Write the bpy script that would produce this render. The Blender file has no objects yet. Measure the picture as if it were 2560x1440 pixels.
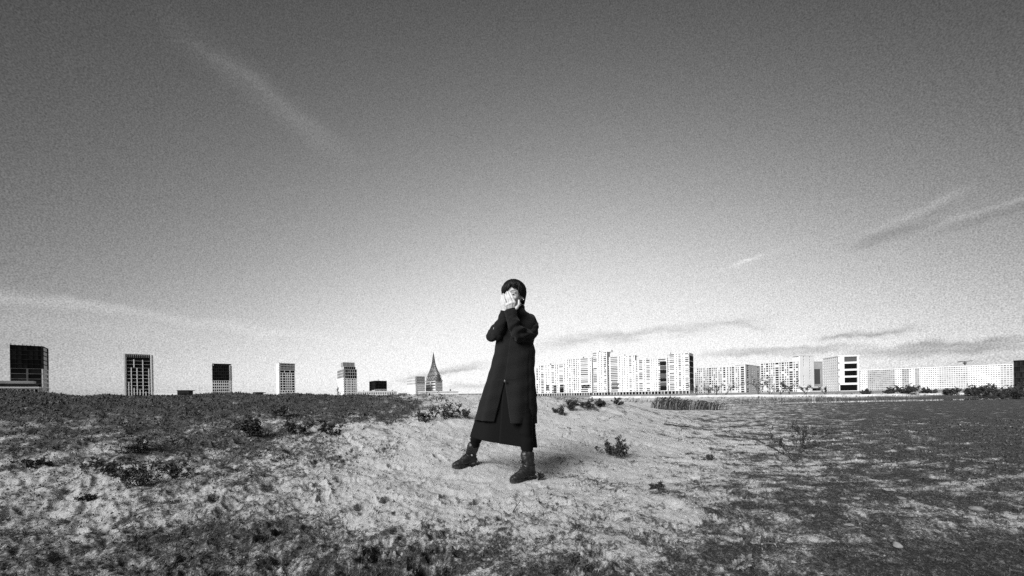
import bpy, bmesh, math, random
import numpy as np
from mathutils import Vector, Matrix, Quaternion

random.seed(7)
RNG = np.random.default_rng(11)
scene = bpy.context.scene
COL = scene.collection

# ------------------------------------------------------------------ camera
F = 930.0            # focal length in photograph pixels (2560 wide)
CAM_H = 0.68
ROLL = math.radians(1.0)
HY = 990.0           # height of the eye level in the photograph
cam = bpy.data.cameras.new("camera")
cam.sensor_width = 36.0
cam.lens = F / 2560.0 * 36.0
cam.shift_y = (HY - 720.0) / 2560.0
cam.clip_start = 0.05
cam.clip_end = 9000.0
cam_ob = bpy.data.objects.new("camera", cam)
COL.objects.link(cam_ob)
cam_ob.matrix_world = (Matrix.Translation((0, 0, CAM_H)) @ Matrix.Rotation(math.radians(90), 4, 'X')
                       @ Matrix.Rotation(-ROLL, 4, 'Z'))
scene.camera = cam_ob

# ------------------------------------------------------------------ sky and sun
SUN_AZ = math.atan2(-0.64, -0.77)     # measured from +Y towards +X: left of the camera and a little behind it
SUN_EL = math.radians(33)
world = bpy.data.worlds.new("World")
scene.world = world
world.use_nodes = True
wn = world.node_tree
wn.nodes.clear()

def wnode(kind, **kw):
    n = wn.nodes.new(kind)
    for k, v in kw.items():
        setattr(n, k, v)
    return n

def wmath(op, a, b=None, c=None, clamp=False):
    n = wnode('ShaderNodeMath', operation=op, use_clamp=clamp)
    for i, v in enumerate((a, b, c)):
        if v is None:
            continue
        if isinstance(v, (int, float)):
            n.inputs[i].default_value = v
        else:
            wn.links.new(v, n.inputs[i])
    return n.outputs[0]

def wdot(vec, d):
    n = wnode('ShaderNodeVectorMath', operation='DOT_PRODUCT')
    wn.links.new(vec, n.inputs[0])
    n.inputs[1].default_value = d
    return n.outputs['Value']

def wsmooth(v, a, b):
    n = wnode('ShaderNodeMapRange', interpolation_type='SMOOTHSTEP')
    wn.links.new(v, n.inputs['Value'])
    n.inputs['From Min'].default_value = a
    n.inputs['From Max'].default_value = b
    return n.outputs['Result']

def ray(px, py):
    """direction, in the scene, of a point of the photograph"""
    dx, dy = px - 1280.0, HY - py
    c, s = math.cos(ROLL), math.sin(ROLL)
    return Vector(((dx * c + dy * s) / F, 1.0, (-dx * s + dy * c) / F))

def at(px, py, Y):
    r = ray(px, py)
    return Vector((r.x * Y, Y, CAM_H + r.z * Y))

tc = wnode('ShaderNodeTexCoord')
GEN = tc.outputs['Generated']
sky = wnode('ShaderNodeTexSky', sky_type='NISHITA')
sky.sun_disc = False
sky.sun_elevation = SUN_EL
sky.sun_rotation = SUN_AZ
sky.altitude = 0
sky.air_density = 1.15
sky.dust_density = 1.2
sky.ozone_density = 1.0
sep = wnode('ShaderNodeSeparateColor')
wn.links.new(sky.outputs[0], sep.inputs[0])
red = sep.outputs[0]                      # a red filter, as black and white film is used for skies
SKY_GAMMA, SKY_GAIN = 1.19, 0.118
base = wmath('MULTIPLY', wmath('POWER', red, SKY_GAMMA), SKY_GAIN)
# lens vignetting painted into the sky: brightest ahead, dimmer outward, then even
vignette = wmath('MAXIMUM', wdot(GEN, ray(1310, 1100).normalized()), 0.40)
base = wmath('MULTIPLY', base, wmath('POWER', 2.718, wmath('ADD', wmath('MULTIPLY', vignette, 3.72), wmath('MULTIPLY', wmath('POWER', vignette, 6.0), 0.14))))

# stretched noise for cirrus
def streak_noise(scale, stretch, detail, offset):
    mp = wnode('ShaderNodeMapping')
    wn.links.new(GEN, mp.inputs['Vector'])
    mp.inputs['Scale'].default_value = stretch
    mp.inputs['Location'].default_value = offset
    mp.inputs['Rotation'].default_value = (0, math.radians(9), 0)
    n = wnode('ShaderNodeTexNoise')
    n.inputs['Scale'].default_value = scale
    n.inputs['Detail'].default_value = detail
    n.inputs['Roughness'].default_value = 0.62
    wn.links.new(mp.outputs[0], n.inputs['Vector'])
    return n.outputs[0]

n_a = streak_noise(3.0, (1.0, 1.0, 4.0), 6, (3.1, 0.4, 1.7))
n_b = streak_noise(5.0, (1.0, 1.0, 7.0), 6, (1.3, 4.4, 8.2))

# torn edges: the wisps follow a slightly disturbed direction
wob = wnode('ShaderNodeTexNoise')
wob.inputs['Scale'].default_value = 9.0
wob.inputs['Detail'].default_value = 6.0
wob.inputs['Roughness'].default_value = 0.65
wn.links.new(GEN, wob.inputs['Vector'])
wsub = wnode('ShaderNodeVectorMath', operation='SUBTRACT')
wn.links.new(wob.outputs['Color'], wsub.inputs[0]); wsub.inputs[1].default_value = (0.5, 0.5, 0.5)
wmul = wnode('ShaderNodeVectorMath', operation='SCALE')
wn.links.new(wsub.outputs[0], wmul.inputs[0]); wmul.inputs['Scale'].default_value = 0.055
wadd = wnode('ShaderNodeVectorMath', operation='ADD')
wn.links.new(GEN, wadd.inputs[0]); wn.links.new(wmul.outputs[0], wadd.inputs[1])
TORN = wadd.outputs[0]

# wisps that run along great circles of the sky
def wisp(p0, p1, half_px, gain, fade=0.25, tex=n_a):
    a, b = ray(*p0).normalized(), ray(*p1).normalized()
    nrm = a.cross(b).normalized()
    mid = (a + b).normalized()
    along = (b - a).normalized()
    L = (b - a).length / 2
    sig = half_px / F * mid.y
    d = wmath('DIVIDE', wdot(TORN, nrm), sig)
    g = wmath('POWER', 2.718, wmath('MULTIPLY', wmath('MULTIPLY', d, d), -1.0))
    t = wmath('ABSOLUTE', wmath('DIVIDE', wdot(GEN, along), L))
    e = wsmooth(t, 1.0 + fade, 1.0 - 2 * fade)
    front = wsmooth(wdot(GEN, mid), 0.0, 0.3)
    tx = wsmooth(tex, 0.28, 0.58)
    return wmath('MULTIPLY', wmath('MULTIPLY', g, e), wmath('MULTIPLY', wmath('MULTIPLY', front, tx), gain))

clouds = None
for w in [((400, 40), (880, 400), 30, 0.075, 0.3, n_a), ((450, 100), (850, 350), 10, 0.05, 0.3, n_b), ((-300, 735), (330, 778), 14, 0.30, 0.3, n_a),
          ((-300, 790), (500, 830), 30, 0.15, 0.3, n_a), ((200, 766), (1000, 868), 11, 0.34, 0.3, n_a), ((1824, 662), (1900, 638), 4.5, 1.1, 0.5, n_b),
          ((1740, 690), (2000, 612), 7, 0.18, 0.3, n_b), ((2130, 598), (2420, 474), 9, 0.26, 0.3, n_b), ((2330, 562), (2640, 470), 6, 0.22, 0.3, n_b)]:
    v = wisp(*w)
    clouds = v if clouds is None else wmath('ADD', clouds, v)
shade = None
for w in [((1330, 868), (1900, 800), 13, 0.34, 0.3, n_b), ((1345, 848), (1700, 822), 7, 0.16, 0.3, n_a), ((1800, 806), (1940, 826), 8, 0.24, 0.4, n_b),
          ((2040, 848), (2300, 822), 8, 0.45, 0.3, n_b), ((1740, 890), (2420, 868), 9, 0.40, 0.3, n_a), ((1780, 878), (2150, 866), 5, 0.25, 0.3, n_b),
          ((2130, 892), (2700, 846), 13, 0.45, 0.3, n_b), ((2240, 868), (2560, 838), 7, 0.35, 0.3, n_b), ((2120, 618), (2380, 516), 18, 0.24, 0.3, n_b),
          ((2310, 592), (2640, 492), 10, 0.14, 0.3, n_b), ((960, 962), (1230, 905), 9, 0.26, 0.3, n_b), ((1060, 940), (1220, 918), 4, 0.2, 0.3, n_b), ((1110, 972), (1240, 962), 7, 0.30, 0.4, n_a),
          ((2150, 925), (2700, 890), 18, 0.42, 0.3, n_a)]:
    v = wisp(*w)
    shade = v if shade is None else wmath('ADD', shade, v)
val = wmath('ADD', base, wmath('MULTIPLY', clouds, 4.9))
# film-like shoulder: the brightest part levels off
val = wmath('MULTIPLY', wmath('SUBTRACT', 1.0, wmath('POWER', 2.718, wmath('DIVIDE', val, -8.1))), 8.1)
val = wmath('MULTIPLY', val, wmath('SUBTRACT', 1.0, shade))
# the fine mottle of a hazy sky on grainy film
grain = wnode('ShaderNodeTexNoise')
grain.inputs['Scale'].default_value = 540.0
grain.inputs['Detail'].default_value = 1.0
wn.links.new(GEN, grain.inputs['Vector'])
val = wmath('MULTIPLY', val, wmath('ADD', 1.0, wmath('MULTIPLY', wmath('SUBTRACT', grain.outputs[0], 0.5), 1.25)))
comb = wnode('ShaderNodeCombineColor')
for i in range(3):
    wn.links.new(val, comb.inputs[i])
bg = wnode('ShaderNodeBackground')
bg.inputs['Strength'].default_value = 0.10
wn.links.new(comb.outputs[0], bg.inputs['Color'])
wout = wnode('ShaderNodeOutputWorld')
wn.links.new(bg.outputs[0], wout.inputs['Surface'])

sun = bpy.data.lights.new("sun", 'SUN')
sun.energy = 5.0
sun.angle = math.radians(34)
sun.color = (1.0, 1.0, 1.0)             # a black and white photograph
sun_ob = bpy.data.objects.new("sun", sun)
COL.objects.link(sun_ob)
sd = Vector((math.sin(SUN_AZ) * math.cos(SUN_EL), math.cos(SUN_AZ) * math.cos(SUN_EL), math.sin(SUN_EL)))
sun_ob.rotation_euler = (-sd).to_track_quat('-Z', 'Y').to_euler()
sun_ob.location = sd * 40

scene.view_settings.view_transform = 'Standard'
scene.view_settings.look = 'None'
scene.view_settings.exposure = 0.30
scene.view_settings.gamma = 1.0
scene.view_settings.use_curve_mapping = False
scene.cycles.use_denoising = False
scene.cycles.max_bounces = 5

# ------------------------------------------------------------------ helpers
MATS = {}

def mat(name, grey, rough=0.9, var=0.0, scale=20.0, bump=0.0, bscale=60.0, spec=0.3, detail=6.0, lo=0.35, hi=0.65, sheen=0.0):
    if name in MATS:
        return MATS[name]
    m = bpy.data.materials.new(name)
    m.use_nodes = True
    nt = m.node_tree
    b = nt.nodes['Principled BSDF']
    b.inputs['Base Color'].default_value = (grey, grey, grey, 1)
    b.inputs['Roughness'].default_value = rough
    b.inputs['Specular IOR Level'].default_value = spec
    if sheen:
        b.inputs['Sheen Weight'].default_value = sheen
        b.inputs['Sheen Roughness'].default_value = 0.4
    c = nt.nodes.new('ShaderNodeTexCoord')
    if var:
        n = nt.nodes.new('ShaderNodeTexNoise')
        n.inputs['Scale'].default_value = scale
        n.inputs['Detail'].default_value = detail
        nt.links.new(c.outputs['Object'], n.inputs['Vector'])
        r = nt.nodes.new('ShaderNodeMapRange')
        nt.links.new(n.outputs[0], r.inputs['Value'])
        r.inputs['From Min'].default_value = lo
        r.inputs['From Max'].default_value = hi
        r.inputs['To Min'].default_value = grey * (1 - var)
        r.inputs['To Max'].default_value = grey * (1 + var)
        cc = nt.nodes.new('ShaderNodeCombineColor')
        for i in range(3):
            nt.links.new(r.outputs[0], cc.inputs[i])
        nt.links.new(cc.outputs[0], b.inputs['Base Color'])
    if bump:
        n = nt.nodes.new('ShaderNodeTexNoise')
        n.inputs['Scale'].default_value = bscale
        n.inputs['Detail'].default_value = 5
        nt.links.new(c.outputs['Object'], n.inputs['Vector'])
        bp = nt.nodes.new('ShaderNodeBump')
        bp.inputs['Strength'].default_value = bump
        bp.inputs['Distance'].default_value = 0.01
        nt.links.new(n.outputs[0], bp.inputs['Height'])
        nt.links.new(bp.outputs[0], b.inputs['Normal'])
    MATS[name] = m
    return m

def tag(o, label=None, category=None, group=None, kind=None):
    if label: o['label'] = label
    if category: o['category'] = category
    if group: o['group'] = group
    if kind: o['kind'] = kind
    return o

def empty(name, loc, label, category, group=None):
    o = bpy.data.objects.new(name, None)
    o.empty_display_size = 0.2
    o.location = loc
    COL.objects.link(o)
    return tag(o, label, category, group)

def link(name, me, material=None, parent=None, loc=None):
    o = bpy.data.objects.new(name, me)
    COL.objects.link(o)
    if material is not None and not me.materials:
        me.materials.append(material)
    if parent is not None:
        o.parent = parent
    if loc is not None:
        o.location = loc
    return o

def mesh_np(name, V, Q, smooth=False):
    """mesh from numpy vertices and an (n,3) or (n,4) face array"""
    V = np.asarray(V, dtype=np.float32)
    Q = np.asarray(Q, dtype=np.int32)
    me = bpy.data.meshes.new(name)
    k = Q.shape[1]
    me.vertices.add(len(V))
    me.vertices.foreach_set('co', V.ravel())
    me.loops.add(Q.size)
    me.loops.foreach_set('vertex_index', Q.ravel())
    me.polygons.add(len(Q))
    me.polygons.foreach_set('loop_start', np.arange(0, Q.size, k, dtype=np.int32))
    me.polygons.foreach_set('loop_total', np.full(len(Q), k, dtype=np.int32))
    if smooth:
        me.polygons.foreach_set('use_smooth', np.ones(len(Q), dtype=bool))
    me.update(calc_edges=True)
    me.validate()
    return me

class Acc:
    """collects quads and boxes for one mesh"""
    def __init__(self):
        self.v, self.f = [], []
    def quad(self, a, b, c, d):
        k = len(self.v)
        self.v += [tuple(a), tuple(b), tuple(c), tuple(d)]
        self.f.append((k, k + 1, k + 2, k + 3))
    def box(self, o, u, v, w):
        """o corner, u v w edge vectors"""
        o, u, v, w = Vector(o), Vector(u), Vector(v), Vector(w)
        p = [o, o + u, o + u + v, o + v, o + w, o + u + w, o + u + v + w, o + v + w]
        k = len(self.v)
        self.v += [tuple(q) for q in p]
        for q in ((0, 3, 2, 1), (4, 5, 6, 7), (0, 1, 5, 4), (1, 2, 6, 5), (2, 3, 7, 6), (3, 0, 4, 7)):
            self.f.append(tuple(k + i for i in q))
    def tube(self, pts, rad, n=4):
        """a tapered tube along points"""
        pts = [Vector(p) for p in pts]
        k0 = len(self.v)
        for i, p in enumerate(pts):
            d = (pts[min(i + 1, len(pts) - 1)] - pts[max(i - 1, 0)])
            if d.length < 1e-9: d = Vector((0, 0, 1))
            d.normalize()
            a = d.cross(Vector((0.31, 0.87, 0.2)))
            if a.length < 1e-3: a = d.cross(Vector((1, 0, 0)))
            a.normalize(); b = d.cross(a)
            for j in range(n):
                th = 2 * math.pi * j / n
                self.v.append(tuple(p + (a * math.cos(th) + b * math.sin(th)) * rad[i]))
        for i in range(len(pts) - 1):
            for j in range(n):
                q = k0 + i * n
                self.f.append((q + j, q + (j + 1) % n, q + n + (j + 1) % n, q + n + j))
        self.f.append(tuple(k0 + j for j in reversed(range(n))))
        self.f.append(tuple(k0 + (len(pts) - 1) * n + j for j in range(n)))
    def mesh(self, name, smooth=False):
        me = bpy.data.meshes.new(name)
        me.from_pydata(self.v, [], self.f)
        if smooth:
            me.polygons.foreach_set('use_smooth', np.ones(len(self.f), dtype=bool))
        me.update()
        return me
    def build(self, name, material, parent=None, smooth=False, loc=None):
        return link(name, self.mesh(name, smooth), material, parent, loc)

def _hash(ix, iy, seed):
    h = (ix.astype(np.int64) * 374761393 + iy.astype(np.int64) * 668265263 + seed * 974711) & 0xffffffff
    h = ((h ^ (h >> 13)) * 1274126177) & 0xffffffff
    return (h ^ (h >> 16)) & 0xffffffff

def gnoise(x, y, seed=0):
    """gradient noise, about -1..1"""
    x0, y0 = np.floor(x), np.floor(y)
    fx, fy = x - x0, y - y0
    ux, uy = fx * fx * fx * (fx * (fx * 6 - 15) + 10), fy * fy * fy * (fy * (fy * 6 - 15) + 10)
    def g(i, j):
        a = _hash(x0 + i, y0 + j, seed) * (2 * math.pi / 4294967296.0)
        return np.cos(a) * (fx - i) + np.sin(a) * (fy - j)
    a, b, c, d = g(0, 0), g(1, 0), g(0, 1), g(1, 1)
    return 1.5 * ((a * (1 - ux) + b * ux) * (1 - uy) + (c * (1 - ux) + d * ux) * uy)

def sstep(x, a, b):
    t = np.clip((x - a) / (b - a), 0, 1)
    return t * t * (3 - 2 * t)
# ------------------------------------------------------------------ ground
# crest of the dune: its height for each bearing (bearing kept as the tangent of the azimuth)
_cx = np.array([-900, -200, 0, 120, 200, 330, 500, 640, 850, 1000, 1100, 1250, 1340, 1450, 1550, 1640, 1800, 2100, 3600], float)
_ce = np.array([50, 40, 36, 27, 20, 19, 17, 15, 8.5, 6, 4.5, 0, -3, -8, -15, -20, -30, -34, -36], float)

def prints():
    rnd = random.Random(5)
    out = []
    for px, py, ang, s in [(985, 1340, 75, 1.15), (930, 1405, 80, 1.1), (1130, 1335, 60, 1.0), (905, 1262, 70, 1.0),
                           (1225, 1265, 40, 0.95), (1290, 1290, 55, 0.95), (760, 1375, 60, 1.1), (640, 1330, 50, 1.1),
                           (1075, 1430, 85, 1.0), (1180, 1230, 30, 0.9), (1010, 1215, 60, 0.9), (820, 1180, 55, 0.9)]:
        r = ray(px, py); Y = CAM_H / -r.z
        out.append((r.x * Y, Y, math.radians(ang), 0.165 * s, 0.064 * s))
    for i in range(110):
        t = rnd.uniform(-0.95, 0.75); Y = rnd.uniform(1.2, 5.5)
        out.append((t * Y + 0.1, Y, rnd.uniform(0, math.pi), rnd.uniform(0.09, 0.14), rnd.uniform(0.04, 0.06)))
    return out
PRINTS = prints()
FEET = [(-0.47, 3.55), (0.09, 2.98)]

def ground_base(X, Y):
    """large shape of the land"""
    X = np.asarray(X, float); Y = np.asarray(Y, float)
    Yc = np.maximum(Y, 0.4)
    R = np.sqrt(X * X + Y * Y)
    px = 1280 + F * np.clip(X / Yc, -3, 3)
    e = np.interp(px, _cx, _ce)
    rc = np.interp(px, [-300, 300, 1000, 1500, 1800], [5.6, 6.4, 7.6, 9.0, 10.0])      # depth of the crest
    zc = CAM_H + e / F * rc
    zc = zc * (1 - sstep(px, 1500, 1900))
    near = np.interp(px, [-300, 300, 900, 1300], [1.3, 1.7, 2.6, 3.4])
    up = sstep(Yc, near, rc) * 0.55 + np.clip((Yc - near) / (rc - near), 0, 1) * 0.45
    down = 1 - sstep(Yc, rc * 1.02, rc * 2.6)
    h = zc * up * np.where(Yc > rc, down, 1.0)
    h = np.where(Yc > rc, h - 0.3 * sstep(Yc, rc, rc * 2.6), h)
    # the lower field on the right
    fr = sstep(px, 1400, 2050)
    h = h * (1 - fr) + fr * (-0.10 * sstep(Yc, 2.2, 5) - 0.40 * sstep(Yc, 5, 26))
    # channel with water, then the sand bank
    yb = Y - 0.06 * np.maximum(X, 0)
    ch = np.exp(-((yb - 41) / 4.0) ** 2) * sstep(px, 1560, 1800)
    h = h - 0.40 * ch
    bank = sstep(yb, 46, 56) * (1 - sstep(yb, 80, 110))
    h = h + bank * (0.38 + 0.06 * np.sin(X * 0.21))
    h = np.where(Y < 0.4, h * 0 , h)
    far = sstep(R, 110, 300)
    return h * (1 - far) + far * (-0.15)

def ground_h(X, Y, res=None):
    X = np.asarray(X, float); Y = np.asarray(Y, float)
    h = ground_base(X, Y)
    R = np.sqrt(X * X + Y * Y)
    res = R * 0.006 if res is None else res
    px = 1280 + F * np.clip(X / np.maximum(Y, 0.3), -3, 3)
    calm = np.ones_like(h)
    for fx, fy in FEET:
        calm = calm * (1 - 0.65 * np.exp(-(((X - fx) ** 2 + (Y - fy) ** 2) / 0.06)))
    rough = 0.75 + 0.45 * (1 - sstep(px, 300, 1300)) + 0.2 * sstep(px, 1700, 2300)
    for k, (fr, am) in enumerate([(0.45, 0.045), (1.1, 0.035), (2.3, 0.026), (4.6, 0.024), (8.7, 0.0145), (17, 0.0125), (33, 0.0095), (62, 0.0062)]):
        a = am * (1 - sstep(res * fr, 0.25, 0.7))
        wx = X * 0.8 + 0.25 / fr * gnoise(X * fr * 0.7, Y * fr * 0.7, 90 + k)
        wy = Y * 1.05 + X * 0.32
        n = gnoise(wx * fr, wy * fr, k)
        if k in (3, 4, 5):
            n = 0.35 - 1.3 * np.abs(n) + 0.5 * n            # creased, trodden sand
        h = h + a * n * calm * (rough if k > 1 else 1)
    for (cx, cy, ang, L, W) in PRINTS:
        m = (np.abs(X - cx) < 0.3) & (np.abs(Y - cy) < 0.3)
        if not m.any(): continue
        dx, dy = X[m] - cx, Y[m] - cy
        c, s = math.cos(ang), math.sin(ang)
        u, v = dx * c + dy * s, -dx * s + dy * c
        w = W * (1 - 0.28 * np.exp(-((u + 0.15 * L) / (0.35 * L)) ** 2))
        q = np.sqrt((u / L) ** 2 + (v / w) ** 2)
        dd = -0.020 * (1 - sstep(q, 0.70, 1.10)) + 0.012 * np.exp(-((q - 1.16) / 0.13) ** 2)
        dd = dd + 0.006 * np.sin(u / L * 24) * (1 - sstep(q, 0.6, 0.9))
        h[m] += dd * calm[m]
    return h

def cover(X, Y):
    """0 pale sand .. 1 dark moss, dry weeds and peat; sides include painted lens vignetting"""
    Yc = np.maximum(Y, 0.3)
    px = 1280 + F * np.clip(X / Yc, -3, 3)
    left = (1 - sstep(px, 850, 1290)) * sstep(Y, np.interp(px, [0, 500, 1000, 1250], [2.3, 3.1, 4.2, 5.6]),
                                              np.interp(px, [0, 500, 1000, 1250], [4.6, 5.2, 6.0, 8.5]))
    edge = np.interp(Y, [1.2, 1.6, 2.4, 3.2, 5, 9, 20, 40], [1050, 1220, 1560, 1730, 1740, 1680, 1660, 1640])
    right = sstep(px, edge - 620, edge + 760)
    rim = 0.78 * (1 - sstep(px, 550, 1250)) * (1 - 0.40 * np.exp(-((Y - 2.7 - 0.0004 * (px - 700)) / 0.55) ** 2))  # dull left soil, its colour also darkened to stand for lens vignetting
    front = 0.86 * (1 - sstep(Y, 1.35, 2.45)) * sstep(px, 300, 900)
    c = np.maximum(np.maximum(left * 1.08, right * (0.76 + 0.20 * sstep(Y, 2.2, 4.5)) + 0.10 * sstep(px, 1900, 2500)), np.maximum(rim, front))
    ridge = 0.75 * np.exp(-((px - 1450) / 75) ** 2) * sstep(Y, 6.6, 7.6) * (1 - sstep(Y, 12, 20))
    c = np.maximum(c, ridge)
    n = 0.36 * gnoise(X * 0.9, Y * 0.9, 31) + 0.42 * gnoise(X * 2.7, Y * 2.3, 32) + 0.46 * gnoise(X * 7.3, Y * 6.1, 33)
    n = n + 0.40 * gnoise(X * 17, Y * 15, 34) * (1 - sstep(Y, 8, 14)) + 0.42 * gnoise(X * 41, Y * 37, 35) * (1 - sstep(Y, 4, 8)) + 0.40 * gnoise(X * 88, Y * 80, 37) * (1 - sstep(Y, 1.8, 3.5))
    n = n + sstep(px, 1500, 1900) * (0.5 * gnoise(X * 1.1 - Y * 0.6, Y * 3.6, 36) + 0.4 * gnoise(X * 5.1 - Y * 2.0, Y * 6.0, 39) + 0.5 * gnoise(X * 3.1 + Y * 0.9, Y * 11.0, 38))
    c = sstep(c + n * (0.70 - 0.18 * sstep(px, 1600, 2000) - 0.20 * (1 - sstep(px, 500, 1200)) - 0.15 * (1 - sstep(Y, 1.4, 2.2))), 0.20, 0.98)
    yb = Y - 0.06 * np.maximum(X, 0)
    bank = sstep(yb, 49, 52) * (1 - sstep(px, 2300, 2600) * 0.8)
    c = c * (1 - bank) + 0.05 * bank
    far = sstep(np.sqrt(X * X + Y * Y), 110, 160)
    return c * (1 - far) + 0.5 * far

def make_ground():
    r = [0.01, 0.25, 0.45, 0.65, 0.8]
    while r[-1] < 62: r.append(r[-1] * (1.0072 if r[-1] > 1.0 else 1.04))
    while r[-1] < 7000: r.append(r[-1] * 1.09)
    r = np.array(r)
    # even spacing on bearings -62..62 degrees, coarser behind
    az = np.concatenate([np.linspace(-math.radians(64), math.radians(64), 1350),
                         np.linspace(math.radians(64), math.radians(296), 90)[1:-1]])
    A, Rr = np.meshgrid(az, r)
    X, Y = Rr * np.sin(A), Rr * np.cos(A)
    Z = ground_h(X, Y, Rr * 0.0045)
    nr, na = X.shape
    V = np.stack([X.ravel(), Y.ravel(), Z.ravel()], 1)
    i = np.arange(nr - 1)[:, None] * na
    j = np.arange(na)[None, :]
    j2 = (j + 1) % na
    Q = np.stack([i + j, i + j2, i + na + j2, i + na + j], -1).reshape(-1, 4)
    Q = Q[:, ::-1]
    me = mesh_np('ground', V, Q, smooth=True)
    at_ = me.attributes.new('cover', 'FLOAT', 'POINT')
    at_.data.foreach_set('value', cover(X, Y).ravel().astype(np.float32))
    m = bpy.data.materials.new('sand_and_moss')
    m.use_nodes = True
    nt = m.node_tree
    b = nt.nodes['Principled BSDF']
    b.inputs['Roughness'].default_value = 0.95
    b.inputs['Specular IOR Level'].default_value = 0.15
    a = nt.nodes.new('ShaderNodeAttribute'); a.attribute_name = 'cover'
    c = nt.nodes.new('ShaderNodeTexCoord')
    def noise(scale, detail):
        n = nt.nodes.new('ShaderNodeTexNoise')
        n.inputs['Scale'].default_value = scale
        n.inputs['Detail'].default_value = detail
        n.inputs['Roughness'].default_value = 0.7
        nt.links.new(c.outputs['Object'], n.inputs['Vector'])
        return n.outputs[0]
    def mth(op, p, q):
        n = nt.nodes.new('ShaderNodeMath'); n.operation = op
        for k, v in enumerate((p, q)):
            if isinstance(v, (int, float)): n.inputs[k].default_value = v
            else: nt.links.new(v, n.inputs[k])
        return n.outputs[0]
    n1, n2 = noise(34, 7), noise(210, 4)
    mix = mth('ADD', mth('SUBTRACT', a.outputs['Fac'], 0.07), mth('ADD', mth('MULTIPLY', mth('SUBTRACT', n1, 0.5), 1.3), mth('MULTIPLY', mth('SUBTRACT', n2, 0.5), 1.5)))
    for sc, am in ((170.0, 0.34), (70.0, 0.26)):         # single grains and crumbs
        vo = nt.nodes.new('ShaderNodeTexVoronoi')
        vo.inputs['Scale'].default_value = sc
        nt.links.new(c.outputs['Object'], vo.inputs['Vector'])
        sp = nt.nodes.new('ShaderNodeSeparateColor')
        nt.links.new(vo.outputs['Color'], sp.inputs[0])
        mix = mth('ADD', mix, mth('MULTIPLY', mth('SUBTRACT', sp.outputs[0], 0.5), am))
    ramp = nt.nodes.new('ShaderNodeValToRGB')
    el = ramp.color_ramp.elements
    el[0].position, el[0].color = 0.0, (0.48, 0.48, 0.48, 1)
    el[1].position, el[1].color = 1.0, (0.030, 0.030, 0.030, 1)
    for p, g in ((0.25, 0.35), (0.5, 0.17), (0.75, 0.078)):
        e = el.new(p); e.color = (g, g, g, 1)
    nt.links.new(mix, ramp.inputs[0])
    nt.links.new(ramp.outputs[0], b.inputs['Base Color'])
    bp = nt.nodes.new('ShaderNodeBump')
    bp.inputs['Strength'].default_value = 1.0
    bp.inputs['Distance'].default_value = 0.018
    nt.links.new(mth('ADD', mth('MULTIPLY', noise(95, 6), 1.0), mth('MULTIPLY', n2, 0.5)), bp.inputs['Height'])
    nt.links.new(bp.outputs[0], b.inputs['Normal'])
    MATS['ground'] = m
    me.materials.append(m)
    o = link('ground', me)
    return tag(o, 'trodden pale sand with dark moss and weeds, rising to a dune', 'ground', kind='structure')
make_ground()

def hit(px, py, lift=0.0):
    """where the line of sight through a point of the photograph meets the land"""
    r = ray(px, py)
    Y = np.concatenate([np.arange(0.8, 12, 0.004), np.arange(12, 120, 0.05)])
    z = CAM_H + r.z * Y
    h = ground_h(r.x * Y, Y)
    k = np.nonzero(z <= h)[0]
    k = k[0] if len(k) else len(Y) - 1
    return Vector((r.x * Y[k], Y[k], h[k] + lift))

def gz(x, y):
    return float(ground_h(np.array([x]), np.array([y]))[0])

# water in the channel
def make_water():
    a = Acc()
    xs = np.linspace(14, 90, 60)
    for x0, x1 in zip(xs[:-1], xs[1:]):
        o0, o1 = 0.06 * x0, 0.06 * x1
        a.quad((x0, 36.5 + o0, -0.62), (x1, 36.5 + o1, -0.62), (x1, 46 + o1, -0.62), (x0, 46 + o0, -0.62))
    m = mat('water', 0.02, rough=0.04, bump=0.05, bscale=1.5, spec=0.5)
    return tag(a.build('water', m), 'narrow strip of still water below the sand bank', 'water', kind='structure')
make_water()

# pale concrete embankment on the far side of the water
def make_embankment():
    a = Acc()
    pts = []
    for px, y0 in ((1480, 66), (1600, 62), (1700, 60), (1800, 58), (1900, 57), (2000, 56), (2100, 55), (2200, 55), (2330, 55), (2480, 54)):
        t = ray(px, 990).x
        pts.append((t * y0, y0))
    for (xa, ya), (xb, yb) in zip(pts[:-1], pts[1:]):
        za, zb = gz(xa, ya), gz(xb, yb)
        p = [Vector((xa, ya, za - 0.15)), Vector((xb, yb, zb - 0.15)), Vector((xb, yb + 0.7, zb + 0.30)), Vector((xa, ya + 0.7, za + 0.30))]
        q = [Vector((xa, ya + 1.8, za + 0.30)), Vector((xb, yb + 1.8, zb + 0.30))]
        a.quad(*p); a.quad(p[3], p[2], q[1], q[0])
        a.quad(q[0], q[1], q[1] - Vector((0, 0, 0.6)), q[0] - Vector((0, 0, 0.6)))
    m = mat('pale_concrete', 0.52, rough=0.9, var=0.3, scale=0.6)
    return tag(a.build('embankment', m), 'low pale concrete embankment along the far water', 'embankment', kind='structure')
make_embankment()
# ------------------------------------------------------------------ buildings
UP = Vector((0, 0, 1))
WHITE = mat('white_render', 0.66, var=0.06, scale=0.08)
PALE = mat('pale_panel', 0.50, var=0.07, scale=0.10)
GREYW = mat('grey_panel', 0.36, var=0.12, scale=0.15)
DARKW = mat('dark_cladding', 0.016, rough=0.8, spec=0.08, var=0.35, scale=0.3)
ROOF = mat('roof_felt', 0.20, var=0.2, scale=0.2)
G_DARK = mat('dark_glass', 0.005, rough=0.3, spec=0.08)
GREYD = mat('dark_grey_panel', 0.10, var=0.3, scale=0.2)
G_MID = mat('grey_glass', 0.07, rough=0.2, spec=0.35)
G_PALE = mat('curtained_glass', 0.26, rough=0.3, spec=0.4)
METAL = mat('dark_metal', 0.05, rough=0.5, spec=0.4)
UNIT = {}

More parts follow.
